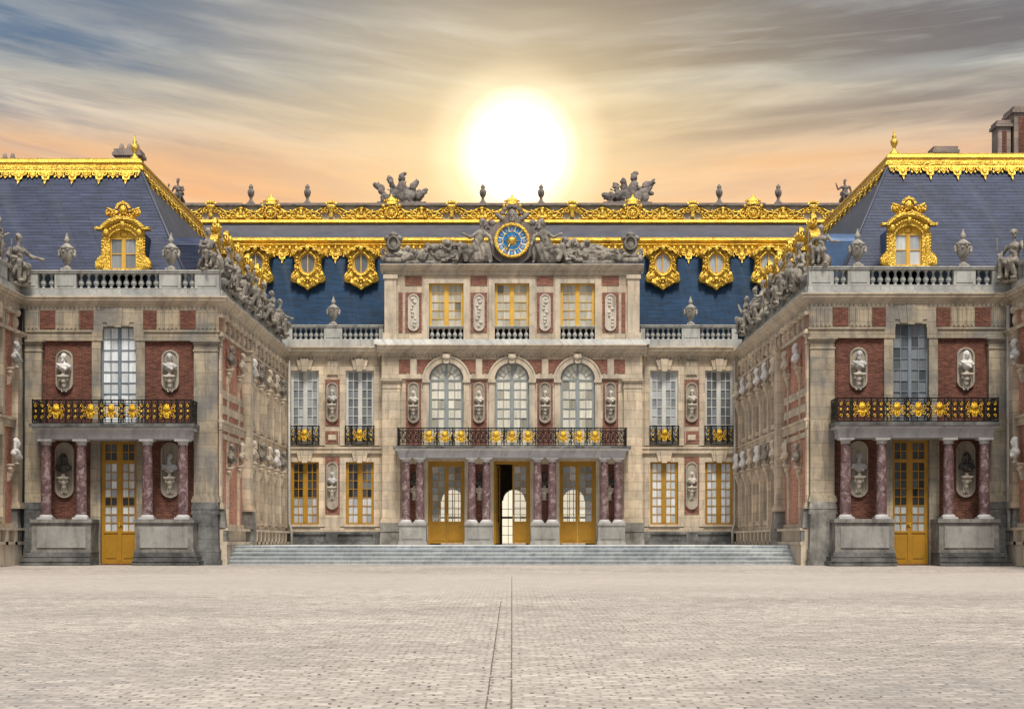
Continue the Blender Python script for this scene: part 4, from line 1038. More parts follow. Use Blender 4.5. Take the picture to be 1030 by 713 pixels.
# ------------------------------------------------------------------ the central block
YC, YA, YP = 19.5, 19.1, 17.72          # side bays, projecting centre, column axis
def centre():
    C = frame((0, YC, 0), (1, 0, 0), (0, -1, 0)); A = frame((0, YA, 0), (1, 0, 0), (0, -1, 0))
    T = thing('palace_building', (0, YC, .77), 'central stone block with arched windows, pillared portico and deep blue roof with gilt ridge', 'palace')
    # ---- side bays
    for sx in (-1, 1):
        holes = []
        for u in (7.68, 10.45):
            holes += [(u - .72, u + .72, 1.78, 4.95), (u - .72, u + .72, 5.86, 9.56)]
        B = frame((0, YC, 0), (sx, 0, 0), (0, -1, 0))
        m = MB(B); m.wall(6.5, 11.6, .7, 10.3, holes, 0, .4); m.build('wall', M['stone_court'], T)
        for u in (9.07, 11.3):
            hw = .36 if u < 10 else .14
            for a, b in ((6.75, 9.1), (5.86, 6.5), (2.3, 5.2)):
                q = MB(B); q.box(u - hw, u + hw, -.02, .025, a, b); q.build('brick_strip', M['brick_centre'], T)
        q = MB(B); q.box(9.07 - .2, 9.07 + .2, .025, .06, 6.05, 6.32); q.box(9.07 - .33, 9.07 - .3, .025, .05, 5.86, 6.5); q.build('stone_block', M['trim'], T)
        oval_niche(T, B, 9.07, 7.95, .25, .95, .03, 7.85, 0); oval_niche(T, B, 9.07, 3.75, .25, 1.15, .03, 3.7, 0)
        t = MB(B)
        for u in (7.68, 10.45):
            for a, b in ((1.78, 4.95), (5.86, 9.56)):
                for s in (-1, 1):
                    p, q = sorted((u + s * .707, u + s * 1.0)); t.box(p, q, -.1, .09, a - .1, b + .2)
                t.box(u - .72, u + .72, -.09, .087, b - .013, b + .197); t.poly([(u - .3, b + .02), (u - .42, b + .52), (u + .42, b + .52), (u + .3, b + .02)], .0, .16); t.poly([(u - .13, b - .06), (u - .2, b + .56), (u + .2, b + .56), (u + .13, b - .06)], .16, .24)
            t.box(u - .78, u + .78, -.11, .15, 1.66, 1.793)
        for u in (8.9, 9.07, 9.24): t.box(u - .06, u + .06, 0, .08, 9.35, 10.0)
        t.box(8.78, 9.36, 0, .05, 9.3, 10.05)
        t.box(6.5, 11.6, -.05, .13, 5.38, 5.70); t.box(6.5, 11.6, -.05, .18, 5.6, 5.7); t.box(6.5, 11.6, -.05, .08, 1.42, 1.62)
        t.build('window_surround', M['stone_court'], T)
        m = MB(B); m.box(6.5, 11.6, -.05, .16, .7, 1.42); m.box(6.5, 11.6, .0, .24, 1.3, 1.42); m.box(6.5, 11.6, 0, .3, .7, .92)
        for x in (6.7, 9.07, 11.3): m.box(x - .3, x + .3, .1, .27, .92, 1.3)
        m.build('stylobate', M['plinth'], T)
        for i, u in enumerate((7.68, 10.45)):
            if sx < 0:
                tl = (lambda u_, v, r: r.uniform(.55, .75) if v < .47 else r.choice([.0, .03, .08])) if i else (lambda u_, v, r: r.uniform(.55, .8) if v < .5 else (r.choice([.0, .05, .1]) if u_ < 0 or v < .6 else r.uniform(.15, .35)))
            else: tl = lambda u_, v, r: r.uniform(.7, .95)
            window(T, C, sx * u, .72, 1.78, 4.95, -.17, 2, 7, 'ochre', 'pane', tl, seed=i + 20, fr=.1, cm=.15)
            tu = (lambda u_, v, r: r.uniform(.22, .5)) if (sx > 0 and i) or (sx < 0 and not i) else (lambda u_, v, r: r.uniform(.45, .72))
            window(T, C, sx * u, .72, 5.86, 9.56, -.17, 2, 8, 'white_paint', 'pane', tu, seed=i + 30)
            railing(T, C, sx * u - .72, sx * u + .72, .2, 5.82, 6.75, [sx * u], ret=.2, s=.95, name='window_railing')
        cornice(T, B, 6.6, 11.6, 10.2, 10.72, .5, k1=-1)
        m = MB(B); m.box(6.5, 11.6, -.5, .15, 10.72, 11.12); m.build('parapet_base', M['sill'], T)
        balustrade(T, C, 0, *sorted((sx * 6.5, sx * 11.4)), -.42, .0, 11.12, [sorted((sx * 6.5, sx * 6.72)), sorted((sx * 8.58, sx * 9.5)), sorted((sx * 11.1, sx * 11.4))], h=.62, rail=.12, step=.255)
        # pilasters of the projecting centre
        P = frame((0, YA, 0), (sx, 0, 0), (0, -1, 0))
        pilaster(T, P, 5.6, 6.5, .2, 1.86, 9.03, 'stone_court')
        m = MB(P); m.box(5.5, 6.62, -.4, .34, 1.42, 1.86); m.frus(5.54, 6.6, -.4, .3, .7, 1.42, .04); m.build('pedestal', M['pedestal'], T)
    # ---- projecting centre, ground and first floor
    holes = [(u - .93, u + .93, .7, 4.97) for u in (-3.3, 0, 3.3)] + [(u - .88, u + .88, 5.6, 9.95) for u in (-3.3, 0, 3.3)]
    m = MB(A); m.wall(-6.55, 6.55, .7, 10.3, holes, 0, .45)
    for u in (-3.3, 0, 3.3): m.archfill(u, .88, 9.05, 9.95, 0, .45)
    m.quad((-6.55, 0, .7), (-6.55, -.5, .7), (-6.55, -.5, 10.3), (-6.55, 0, 10.3)); m.quad((6.55, 0, .7), (6.55, -.5, .7), (6.55, -.5, 10.3), (6.55, 0, 10.3))
    m.build('wall', M['stone_court'], T)
    t = MB(A)
    for u in (-3.3, 0, 3.3):
        t.arc(u, 9.05, .866, 1.2, 0, pi, -.1, .1, 22); t.arc(u, 9.05, 1.12, 1.2, 0, pi, .1, .14, 22)
        for s in (-1, 1):
            a, b = sorted((u + s * .866, u + s * 1.16)); t.box(a, b, -.1, .09, 5.62, 8.9); t.box(a - .04, b + .04, -.1, .16, 8.9, 9.05)
            a, b = sorted((u + s * .917, u + s * 1.1)); t.box(a, b, -.1, .06, .77, 4.97)
        t.poly([(u - .12, 9.85), (u - .2, 10.34), (u + .2, 10.34), (u + .12, 9.85)], .1, .26); t.ell(u, .22, 10.15, .22, .12, .16)
    for u in (-4.95, -1.66, 1.66, 4.95):
        t.box(u - .16, u + .16, 0, .1, 9.3, 10.1)
        for s in (-1, 1): t.box(u + s * .3 - .06, u + s * .3 + .06, 0, .07, 9.3, 9.36)
    for a, b in ((-6.55, -4.46), (-2.14, -1.16), (1.16, 2.14), (4.46, 6.55)): t.box(a, b, -.05, .13, 9.1, 9.3)
    t.build('arch_surround', M['trim'], T)
    for u in (-4.95, -1.66, 1.66, 4.95):
        q = MB(A); q.box(u - .39, u + .39, -.02, .025, 5.6, 9.02); q.build('brick_strip', M['brick_centre'], T)
        for s in (-1, 1):
            c = u + s * .46; q = MB(A)
            inner = abs(c) < 5.1 and True
            e0, e1 = c - .27, c + .27
            near = min((-3.3, 0, 3.3), key=lambda v: abs(v - c)); sg = 1 if c > near else -1
            dx = abs(c - near)
            if dx < 1.6:
                p0 = near + sg * 1.21
                pts = [(u + s * .18, 9.38), (u + s * .18, 10.05), (near + sg * .78, 10.05)]
                for k in range(7):
                    a = .93 - .75 * k / 6 * 1.0
                    pts.append((near + sg * 1.23 * cos(a), max(9.38, 9.05 + 1.23 * sin(a))))
                q.poly(pts, -.02, .03)
            else: q.box(e0, e1, -.02, .03, 9.38, 10.05)
            q.build('brick_square', M['brick_centre'], T)
        oval_niche(T, A, u, 7.9, .24, .98, .03, 7.75, 0)
    for i, u in enumerate((-3.3, 0, 3.3)):
        window(T, A, u, .86, 5.62, 9.05, -.18, 2, 7, 'arch_paint', 'pane_warm', lambda a, v, r: r.uniform(.8, 1.0) if r.random() > .12 else r.uniform(.5, .65), arch=True, seed=i + 40)
    # cornice and ledge
    cornice(T, A, -6.75, 6.75, 10.3, 10.78, .5, 'trim')
    m = MB(A); m.profile(-6.9, 6.9, [(-.6, 10.78), (.5, 10.78), (.28, 11.06), (-.6, 11.08)]); m.build('ledge', M['sill'], T)
    # ---- portico
    Q = frame((0, YP, 0), (1, 0, 0), (0, -1, 0))
    for a, b in ((-5.56, -4.24), (-2.32, -.95), (.95, 2.32), (4.24, 5.56)):
        m = MB(Q); m.box(a, b, -1.0, .32, .95, 1.72); m.box(a - .04, b + .04, -1.0, .37, 1.72, 1.84); m.frus(a - .03, b + .03, -1., .36, .77, .95, .03); m.box(a + .15, b - .15, .32, .345, 1.05, 1.6); m.build('column_pedestal', M['trim_grey'], T)
    for u in (-5.25, -4.56, -1.99, -1.27, 1.27, 1.99, 4.57, 5.26): column(T, Q, u, 0, 1.84, 5.08, .205)
    m = MB(Q); m.box(-5.6, 5.6, -1.36, .26, 5.08, 5.28); m.box(-5.63, 5.63, -1.36, .3, 5.28, 5.4); m.profile(-5.75, 5.75, [(-1.36, 5.4), (.34, 5.4), (.44, 5.5), (-1.36, 5.5)]); m.build('entablature', M['portico'], T)
    m = MB(Q); m.box(-5.86, 5.86, -1.36, .58, 5.5, 5.62); m.build('balcony_slab', M['plinth'], T)
    meds = [b + e for b in (-3.3, 0, 3.3) for e in (-.78, 0, .78)]
    railing(T, Q, -5.62, 5.62, .46, 5.64, 6.52, meds, ret=1.5, s=.92, goldscroll=False)
    # niches and consoles between the coupled columns
    for u in (-4.9, -1.63, 1.63, 4.9): inst(CONS, 'console', T, A(u, .0, 3.6), 0, (.8, .8, .8))
    m = MB(A)
    for u in (-4.9, -1.63, 1.63, 4.9): m.box(u - .24, u + .24, -.02, .03, 1.9, 4.8)
    m.build('brick_panel', M['brick'], T)
    # ---- ground-floor doors onto the passage
    def door(u, seed, openleft=False):
        r = random.Random(seed)
        hw, z0, z1, d, fr = .93, .8, 4.97, -.28, .12
        m = MB(A); g = MB(A); h = MB(A)
        m.box(u - hw, u - hw + fr, d, d + .1, z0, z1); m.box(u + hw - fr, u + hw, d, d + .1, z0, z1); m.box(u - hw + fr, u + hw - fr, d, d + .1, z1 - .16, z1)
        o = m.build('door', M['ochre'], T)
        leaves = [(u + .02, u + hw - fr)] if openleft else [(u - hw + fr, u - .003), (u + .003, u + hw - fr)]
        for a, b in leaves:
            m = MB(A); sol = 1.08
            m.box(a, b, d, d + .05, z0 + .04, z0 + sol); m.box(a + .1, b - .1, d + .05, d + .075, z0 + .18, z0 + sol - .1)
            m.box(a, a + .1, d, d + .062, z0 + sol, z1 - .17); m.box(b - .1, b, d, d + .062, z0 + sol, z1 - .17); m.box(a + .1, b - .1, d, d + .058, z1 - .28, z1 - .17); m.box(a + .1, b - .1, d, d + .058, z0 + sol, z0 + sol + .06)
            n, w, lo, hi = 8, (b - a - .2) / 2, z0 + sol + .06, z1 - .28
            m.box(a + .1 + w - .016, a + .1 + w + .016, d + .01, d + .05, lo, hi)
            for k in range(1, n): m.box(a + .1, b - .1, d + .012, d + .046, lo + (hi - lo) * k / n - .014, lo + (hi - lo) * k / n + .014)
            lf = m.build('door_leaf', M['ochre'], o)
            g = MB(A)
            for i in range(2):
                for k in range(n):
                    x0 = a + .1 + i * w; y0 = lo + (hi - lo) * k / n; y1 = lo + (hi - lo) * (k + 1) / n; tx, tz = r.uniform(-.012, .012), r.uniform(-.012, .012)
                    g.quad((x0, d + .025 - tx - tz, y0), (x0 + w, d + .025 + tx - tz, y0), (x0 + w, d + .025 + tx + tz, y1), (x0, d + .025 - tx + tz, y1))
            g.build('glazing', M['glass'], o)
        h.box(u + .04, u + .1, d + .06, d + .1, z0 + 1.2, z0 + 1.5); h.build('handle', M['gold_rail'], o)
        if openleft:      # the left leaf stands open into the passage
            K = frame((u - hw + fr + .02, YA - d + .05, 0), (0.18, .98, 0), (.98, -.18, 0))
            m = MB(K); m.box(0, .78, 0, .05, z0 + .04, z0 + 1.1); m.box(0, .1, 0, .05, z0 + 1.1, z1 - .2); m.box(.68, .78, 0, .05, z0 + 1.1, z1 - .2); m.box(0, .78, 0, .05, z1 - .3, z1 - .2)
            for k in range(1, 8): m.box(.1, .68, .01, .04, z0 + 1.1 + .36 * k, z0 + 1.13 + .36 * k)
            m.build('door_leaf', M['ochre'], o)
    door(-3.3, 1); door(0, 2, True); door(3.3, 3)
    # passage behind: side walls, floor, ceiling and a garden wall with three glazed arches
    YB = 27.8
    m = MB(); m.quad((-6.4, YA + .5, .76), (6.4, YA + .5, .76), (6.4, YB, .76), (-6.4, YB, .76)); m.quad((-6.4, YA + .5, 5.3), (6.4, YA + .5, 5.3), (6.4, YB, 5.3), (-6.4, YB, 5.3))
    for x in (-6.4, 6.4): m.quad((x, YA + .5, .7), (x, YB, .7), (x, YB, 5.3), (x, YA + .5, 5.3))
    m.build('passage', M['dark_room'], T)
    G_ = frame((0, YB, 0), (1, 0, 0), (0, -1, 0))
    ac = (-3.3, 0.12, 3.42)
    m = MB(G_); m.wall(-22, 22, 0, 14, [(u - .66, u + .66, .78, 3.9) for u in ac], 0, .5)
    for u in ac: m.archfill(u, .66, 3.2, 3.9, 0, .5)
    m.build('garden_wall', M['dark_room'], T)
    for u in ac:
        f = MB(G_); f.box(u - .025, u + .025, -.3, -.25, .8, 3.85); f.box(u - .66, u + .66, -.3, -.25, 2.2, 2.32); f.arc(u, 3.2, .6, .66, 0, pi, -.3, -.24, 14)
        for k in range(1, 5): f.box(u - .66, u + .66, -.295, -.255, .8 + k * .48, .83 + k * .48)
        for k in (-1, 1): f.box(u + k * .33 - .015, u + k * .33 + .015, -.295, -.255, .8, 3.7)
        f.build('garden_window', M['white_paint'], T)
    # ---- attic
    holes = [(u - .88, u + .88, 11.06, 13.9) for u in (-3.3, 0, 3.3)]
    m = MB(A); m.wall(-6.4, 6.4, 11.06, 14.45, holes, 0, .4)
    for x in (-6.4, 6.4): m.quad((x, 0, 11), (x, -3, 11), (x, -3, 14.45), (x, 0, 14.45))
    m.build('attic_wall', M['stone_court'], T)
    t = MB(A)
    for u in (-3.3, 0, 3.3):
        for s in (-1, 1):
            a, b = sorted((u + s * .866, u + s * 1.17)); t.box(a, b, -.1, .1, 11.07, 14.1)
        t.box(u - .88, u + .88, -.09, .097, 13.886, 14.097)
    for x in (-6.1, 6.1):
        t.box(x - .3, x + .3, -.05, .16, 11.3, 14.1); t.box(x - .36, x + .36, -.05, .22, 14.1, 14.3); t.box(x - .38, x + .38, -.05, .24, 11.06, 11.4)
    t.box(-6.4, 6.4, -.05, .08, 14.3, 14.45)
    t.build('attic_surround', M['trim'], T)
    for u in (-4.95, -1.66, 1.66, 4.95):
        q = MB(A); q.box(u - .42, u + .42, -.02, .03, 13.78, 14.24); q.build('brick_square', M['brick_centre'], T)
        q = MB(A); q.box(u - .41, u + .41, -.02, .03, 11.42, 13.42); o = q.build('brick_panel', M['brick_centre'], T)
        q = MB(A); q.oval(u, 12.42, .25, .25, .0, .06, 26, .65); q.ovalring(u, 12.42, .22, .22, .06, .03, .1, 26, .65)
        rr = random.Random(u)
        for k in range(9): q.ell(u + rr.uniform(-.1, .1), .07, 11.75 + k * .17, rr.uniform(.05, .12), .06, rr.uniform(.06, .1), 8, 5, rr.uniform(-1, 1))
        q.build('relief_plaque', M['relief'], o)
    for x in (-5.6, 5.6):
        q = MB(A); q.box(x - .1, x + .1, -.02, .03, 11.42, 13.42); q.build('brick_strip', M['brick_centre'], T)
    for i, u in enumerate((-3.3, 0, 3.3)):
        window(T, A, u, .86, 11.62, 13.9, -.2, 2, 5, 'ochre_pale', 'pane_warm', lambda a, v, r: r.uniform(.62, .8) if r.random() > .07 else .3, seed=i + 50, bar=.02, fr=.08, cm=.13)
        balustrade(T, A, 0, u - .86, u + .86, -.18, .06, 11.06, [], h=.58, rail=.1, step=.27)
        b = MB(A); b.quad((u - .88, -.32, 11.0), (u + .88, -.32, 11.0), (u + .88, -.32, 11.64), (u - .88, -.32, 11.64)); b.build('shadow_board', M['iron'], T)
    cornice(T, A, -6.6, 6.6, 14.45, 14.8, .42, 'trim')
    m = MB(A); m.box(-6.5, 6.5, -1.2, .3, 14.8, 14.86); m.build('attic_top', M['lead'], T)
    m = MB(A); m.box(-6.3, 6.3, -3.2, -.42, 11, 14.4); m.build('attic_core', M['stone_court'], T)

    # ---- mansard: blue slate, gilt break cornice, lead slope, gilt ridge
    yf, yb, zb, zf = 21.4, 22.7, 16.75, 10.7
    k = (yb - yf) / (zb - zf)
    RR = lambda u, d, z: (u, yb - d - (zb - z) * k, z)
    m = MB(); m.add([(-16, yb, zb), (16, yb, zb), (16, yf, zf), (-16, yf, zf)], [(0, 1, 2, 3)], raw=True); roof = m.build('roof', M['slate_blue'], T)
    m = MB(RR); m.quad((-15, .02, 11.9), (15, .02, 11.9), (15, .02, zf), (-15, .02, zf)); m.build('roof_foot_shade', M['foot_shade_blue'], roof)  # near-black strip stands in for shade behind the side-bay balustrades
    m = MB(); m.quad((-16, yf, 10.75), (16, yf, 10.75), (16, YC - .1, 10.75), (-16, YC - .1, 10.75)); m.build('gutter', M['lead'], roof)
    m = MB(); m.quad((-17.5, yb, zb), (17.5, yb, zb), (17.5, 26, 18.2), (-17.5, 26, 18.2)); m.build('lead_slope', M['lead'], roof)
    m = MB(RR); m.profile(-15.4, 15.4, [(-.1, 16.8), (.3, 16.8), (.42, 16.72), (.42, 16.62), (.26, 16.5), (.3, 16.42), (.16, 16.3), (.1, 16.02), (-.1, 16.0)])
    x = -15.0
    while x < 15.1:   # egg and leaf moulding
        m.ell(x, .24, 16.24, .09, .09, .12, 8, 5); x += .34
    xs = [e * s for e in (7.83, 10.6, 13.3) for s in (-1, 1)]
    for c in (-12.0, -9.22, -6.45, 6.45, 9.22, 12.0): lambrequin(m, RR, c - .62, c + .62, 16.1, 1.07, .62)
    m.build('gilt_break_cornice', M['gold'], roof)
    # bull's-eye dormers
    for i, c in enumerate(sorted(xs)):
        zc = 15.33; E = lambda u, d, z: (u, 22.0 - d, z)
        OUT = [(90, .97), (69, .98), (49, .95), (36, 1.05), (27.6, .97), (23.8, .74), (0, .66), (-26, .8), (-37.9, 1.14), (-47, 1.29), (-59, 1.16), (-70.8, 1.21), (-80.5, 1.22), (-90, 1.4)]
        def ro(a):
            dgr = math.degrees(math.asin(max(-1, min(1, sin(a)))))
            for (a0, r0), (a1, r1) in zip(OUT, OUT[1:]):
                if a1 <= dgr <= a0: return r0 + (r1 - r0) * (a0 - dgr) / (a0 - a1)
            return 1.
        N = 80; rings = []
        for t, dd in ((0, .10), (0.0, .24), (.08, .30), (.18, .26), (.26, .14), (.4, .2), (.55, .15), (.7, .21), (.85, .14), (.94, .2), (1., .1), (1., -.6)):
            row = []
            for q in range(N):
                a = 2 * pi * q / N; ri = .40 * .54 / sqrt((.54 * cos(a)) ** 2 + (.40 * sin(a)) ** 2); rr = ri + (ro(a) - ri) * t
                rel = (.05 * sin(14 * a + 5 * t) + .06 * sin(26 * a - 9 * t)) if .3 < t < .95 else 0
                row.append((c + rr * cos(a), dd + rel, zc + rr * sin(a)))
            rings.append(row)
        m = MB(E); m.add([p for row in rings for p in row], [(a * N + q, a * N + (q + 1) % N, (a + 1) * N + (q + 1) % N, (a + 1) * N + q) for a in range(len(rings) - 1) for q in range(N)], True)
        m.arc(c, zc + .1, .74, .84, .5, pi - .5, .05, .38, 14)
        m.ell(c, .32, zc + .76, .13, .1, .18); m.ell(c, .18, zc - 1.2, .1, .1, .2); m.ell(c, .26, zc - .8, .15, .08, .1)
        for q in range(5): m.ell(c - .3 + .15 * q, .26, zc - .98 + .05 * abs(q - 2), .06, .06, .07, 8, 5)
        for s in (-1, 1):
            m.scroll(c + s * .68, .2, zc - .68, .17, 1.6, pi / 2, -s, .035); m.scroll(c + s * .68, .24, zc + .55, .14, 1.5, -pi / 2, s, .032)
            for q in range(5): m.ell(c + s * (.54 + .02 * q), .22, zc + .3 - .17 * q, .045, .06, .075, 8, 5)
            m.ell(c + s * .36, .34, zc + .68, .15, .07, .06, 8, 5, -.5 * s)
        o = m.build('bullseye_dormer', M['gold'], T)
        w = MB(E); w.ovalring(c, zc, .34, .48, .06, .10, .16, 26); w.box(c - .03, c + .03, .12, .2, zc - .48, zc + .48); w.build('window', M['ochre_pale'], o)
        gl = MB(E); gl.poly([(c + .40 * cos(2 * pi * q / 26), zc + .54 * sin(2 * pi * q / 26)) for q in range(26)], .1, .13); gl.t = [.66 if c > 0 else .34] * len(gl.v); gl.build('pane', M['pane'], o)
        b = MB(E); b.oval(c, zc, .62, .7, -1.2, -.3, 24); b.build('dormer_roof', M['lead'], o)
    # gilt ridge with crowned cartouches
    m = MB(); m.box(-17.8, 17.8, 25.95, 26.4, 18.15, 19.12); m.build('crest_ground', M['crest_ground'], roof); m = MB(); m.box(-17.9, 17.9, 25.75, 26.6, 19.12, 19.2); m.build('lead_ridge', M['statue_dark'], roof)
    Z = frame((0, 25.95, 0), (1, 0, 0), (0, -1, 0))
    m = MB(Z); m.profile(-17.8, 17.8, [(-.02, 18.12), (.32, 18.12), (.36, 18.2), (.3, 18.32), (.12, 18.38), (-.02, 18.38)])
    step = 3.27; centres = [step * i for i in range(-5, 6)]
    for i in range(-6, 6):
        a, b = step * i + .3, step * (i + 1) - .3; L = b - a
        m.tube([(a + L * t / 24, .08, 18.93 + .13 * cos(4 * pi * t / 24) - .02) for t in range(25)], .05, 6)
        c = (a + b) / 2
        for q in (-1, 1):
            m.scroll(c + q * .42, .08, 18.62, .24, 1.5, 0 if q < 0 else pi, q, .05); m.scroll(c + q * .92, .08, 18.62, .2, 1.4, pi if q < 0 else 0, -q, .045)
            m.ell(c + q * .66, .1, 18.55, .16, .06, .09, 8, 5, .4 * q); m.ell(c + q * .2, .1, 18.52, .12, .06, .1, 8, 5, -.5 * q); m.scroll(c + q * 1.2, .08, 18.8, .13, 1.2, 0, q, .035)
        m.ell(c, .12, 18.75, .1, .08, .24); m.ell(c, .12, 18.98, .14, .06, .09); m.ell(c, .12, 18.5, .18, .08, .1)
        for q in (-1, 1):
            m.poly([(c + q * .1, 18.4), (c + q * 1.25, 18.4), (c + q * 1.1, 18.5), (c + q * .7, 18.56), (c + q * .3, 18.86), (c + q * .1, 18.95)], .0, .05)
            for k in range(4): m.ell(c + q * (.3 + .27 * k), .09, 18.86 - .04 * k + .03 * (k % 2), .11, .05, .06, 8, 5, .6 * q); m.ell(c + q * (.24 + .27 * k), .08, 18.46, .1, .05, .06, 8, 5)
    m.build('gilt_crest', M['gold'], roof)
    for i, c in enumerate(centres):
        q = MB(Z)
        if i % 2 == 1:
            q.ell(c, .1, 18.78, .46, .12, .40); q.ell(c, .2, 18.72, .17, .1, .2); q.ovalring(c, 18.74, .26, .28, .06, .16, .28, 20)
            rq = random.Random(i)
            for k in range(26):
                a = 2 * pi * k / 26 + rq.uniform(-.1, .1); rr = rq.uniform(.34, .5); q.ell(c + rr * 1.05 * cos(a), .17, 18.76 + rr * .86 * sin(a), rq.uniform(.05, .1), .07, rq.uniform(.04, .07), 8, 5, a)
            for k in range(6): a = 2 * pi * k / 6; q.ell(c + .13 * cos(a), .26, 18.73 + .14 * sin(a), .05, .05, .05, 8, 5)
            q.lathe(c, .1, 19.18, [(.34, 0), (.36, .08), (.3, .12), (.36, .2), (.2, .34), (.06, .42), (.07, .48), (.02, .58)], 12, .5)
            for s in (-1, 1):
                q.ell(c + s * .44, .12, 19.12, .13, .1, .12); q.scroll(c + s * .56, .12, 18.7, .18, 1.4, pi / 2, -s, .05); q.ell(c + s * .5, .14, 18.48, .18, .1, .12, 8, 5, .3 * s)
                for k in range(3): q.ell(c + s * (.14 + .12 * k), .12, 19.46 - .04 * k, .05, .05, .08, 8, 5)
        else:
            q.lathe(c, .12, 18.5, [(.1, 0), (.14, .1), (.1, .25), (.24, .5), (.3, .62), (.26, .66)], 12, .5)
            for k in range(5): q.ell(c - .26 + .13 * k, .12, 19.22 + .09 * (1 - abs(k - 2) / 2) + .03 * (k % 2), .1, .09, .11, 8, 5)
            for s in (-1, 1): q.scroll(c + s * .26, .14, 18.85, .14, 1.2, pi / 2, -s, .04)
        q.build('gilt_cartouche', M['gold'], roof)
    # garden-side parapet behind the ridge
    m = MB(); m.box(-22.5, 22.5, 29.6, 30.4, 13, 19.86)
    for a, b in ((-22.5, -15.2), (-14.2, 14.3), (15.2, 22.5)): m.box(a, b, 29.4, 30.6, 19.86, 20.0)
    m.build('garden_parapet', M['chimney'], T)
    m = MB(); m.box(-22.5, 22.5, 26.6, 29.6, 13, 17.9); m.build('back_roof', M['lead'], roof)

    # ---------------- things on the central block
    cap = [('far left', 'left'), ('inner left', 'left'), ('inner right', 'right'), ('far right', 'right')]
    for (u, lab) in ((-4.95, 'left of the left arched window'), (-1.66, 'between the left and middle arched windows'), (1.66, 'between the middle and right arched windows'), (4.95, 'right of the right arched window')):
        x, y, z = A(u, .2, 7.75); bust((x, y, z), 0, 'relief', int(u) % 3, .82, f'pale stone bust in an oval niche {lab}', 'busts between the arched windows')
    for sx in (-1, 1):
        for z, nm in ((7.85, 'upper'), (3.7, 'lower')):
            x, y, zz = C(sx * 9.07, .2, z); bust((x, y, zz), 0, 'relief' if sx > 0 else 'grey_marble', 1 if nm == 'upper' else 2, .82, f'small stone bust in the {nm} oval niche between the two {SIDE[sx]} side windows', 'busts between the side windows')
        x, y, z = C(sx * 9.04, -.2, 11.86); urn((x, y, z), f'stone urn on the {SIDE[sx]} balustrade before the deep blue central roof', 'urns before the blue roof', sc=.98)
    for u, lab in ((-4.9, 'leftmost column pair'), (-1.63, 'column pair left of the open door'), (1.63, 'column pair right of the open door'), (4.9, 'rightmost column pair')):
        x, y, z = A(u, .22, 3.6); bust((x, y, z), 0, 'bronze', int(abs(u)) % 3, .85, f'dark bust in the shade behind the {lab}', 'busts behind the central portico columns')
    # clock pediment
    zt = 14.86
    P = thing('clock_pediment', (0, YA - .1, zt), 'carved stone pediment backing and crowned cartouche around the blue clock on the attic', 'pediment')
    K = frame((0, YA + .3, 0), (1, 0, 0), (0, -1, 0))
    m = MB(K); m.poly([(-5.2, zt), (-4.6, zt + .5), (-2.2, zt + .75), (-1.1, zt + 1.2), (-.9, zt + 1.9), (.9, zt + 1.9), (1.1, zt + 1.2), (2.2, zt + .75), (4.6, zt + .5), (5.2, zt)], -.35, -.05); m.build('backing', M['statue_dark'], P)
    m = MB(K); m.arc(0, zt + 1.17, .86, 1.2, 0, 2 * pi, -.2, .2, 40)
    for s in (-1, 1):
        m.scroll(s * 1.25, .12, zt + 1.75, .28, 1.5, pi / 2, -s, .1); m.scroll(s * 1.2, .12, zt + .45, .3, 1.5, -pi / 2, s, .1); m.ell(s * 1.3, .1, zt + 2.02, .16, .1, .3, 10, 7, -.5 * s); m.ell(s * 1.02, .14, zt + 2.1, .2, .12, .16, 10, 7, .5 * s)
        m.ell(s * .62, .16, zt + 2.38, .34, .14, .13, 10, 7, .75 * s)
    m.build('cartouche', M['statue_dark'], P)
    hm = sculpt('mask', head(0, 0, 0, 2.3, 0, wig=True), M['statue'], .03, .01, 8, 3, 1)
    inst(hm, 'mask', P, K(0, .12, zt + 2.42), 0)
    m = MB(K); m.arc(0, zt + 2.45, .42, .56, .15, pi - .15, -.1, .22, 16)
    for k in range(7): a = .25 + k * (pi - .5) / 6; m.ell(.5 * cos(a), .16, zt + 2.45 + .5 * sin(a), .11, .1, .11, 8, 5)
    for s in (-1, 1): m.ell(s * .42, .1, zt + 2.2, .16, .14, .24)
    m.build('shell_crown', M['statue_dark'], P)
    # clock
    zc = zt + 1.17
    ck = thing('clock', (0, YA, zc), 'round blue clock with gilt rim, white numerals and golden sun face', 'clock')
    D = frame((0, YA + .06, 0), (1, 0, 0), (0, -1, 0))
    m = MB(D); m.oval(0, zc, .78, .78, -.1, .06, 48); m.build('dial', M['dial_cream'], ck)
    m = MB(D); m.arc(0, zc, .74, .885, 0, 2 * pi, -.1, .16, 48); m.arc(0, zc, .78, .84, 0, 2 * pi, .16, .2, 48); m.arc(0, zc, .45, .48, 0, 2 * pi, .06, .09, 40); m.build('rim', M['gold'], ck)
    m = MB(D); m.oval(0, zc, .45, .45, .05, .07, 40); m.build('enamel', M['dial_blue'], ck)
    NUM = ['XII', 'I', 'II', 'III', 'IIII', 'V', 'VI', 'VII', 'VIII', 'IX', 'X', 'XI']
    pq = MB(D); nm = MB(D)
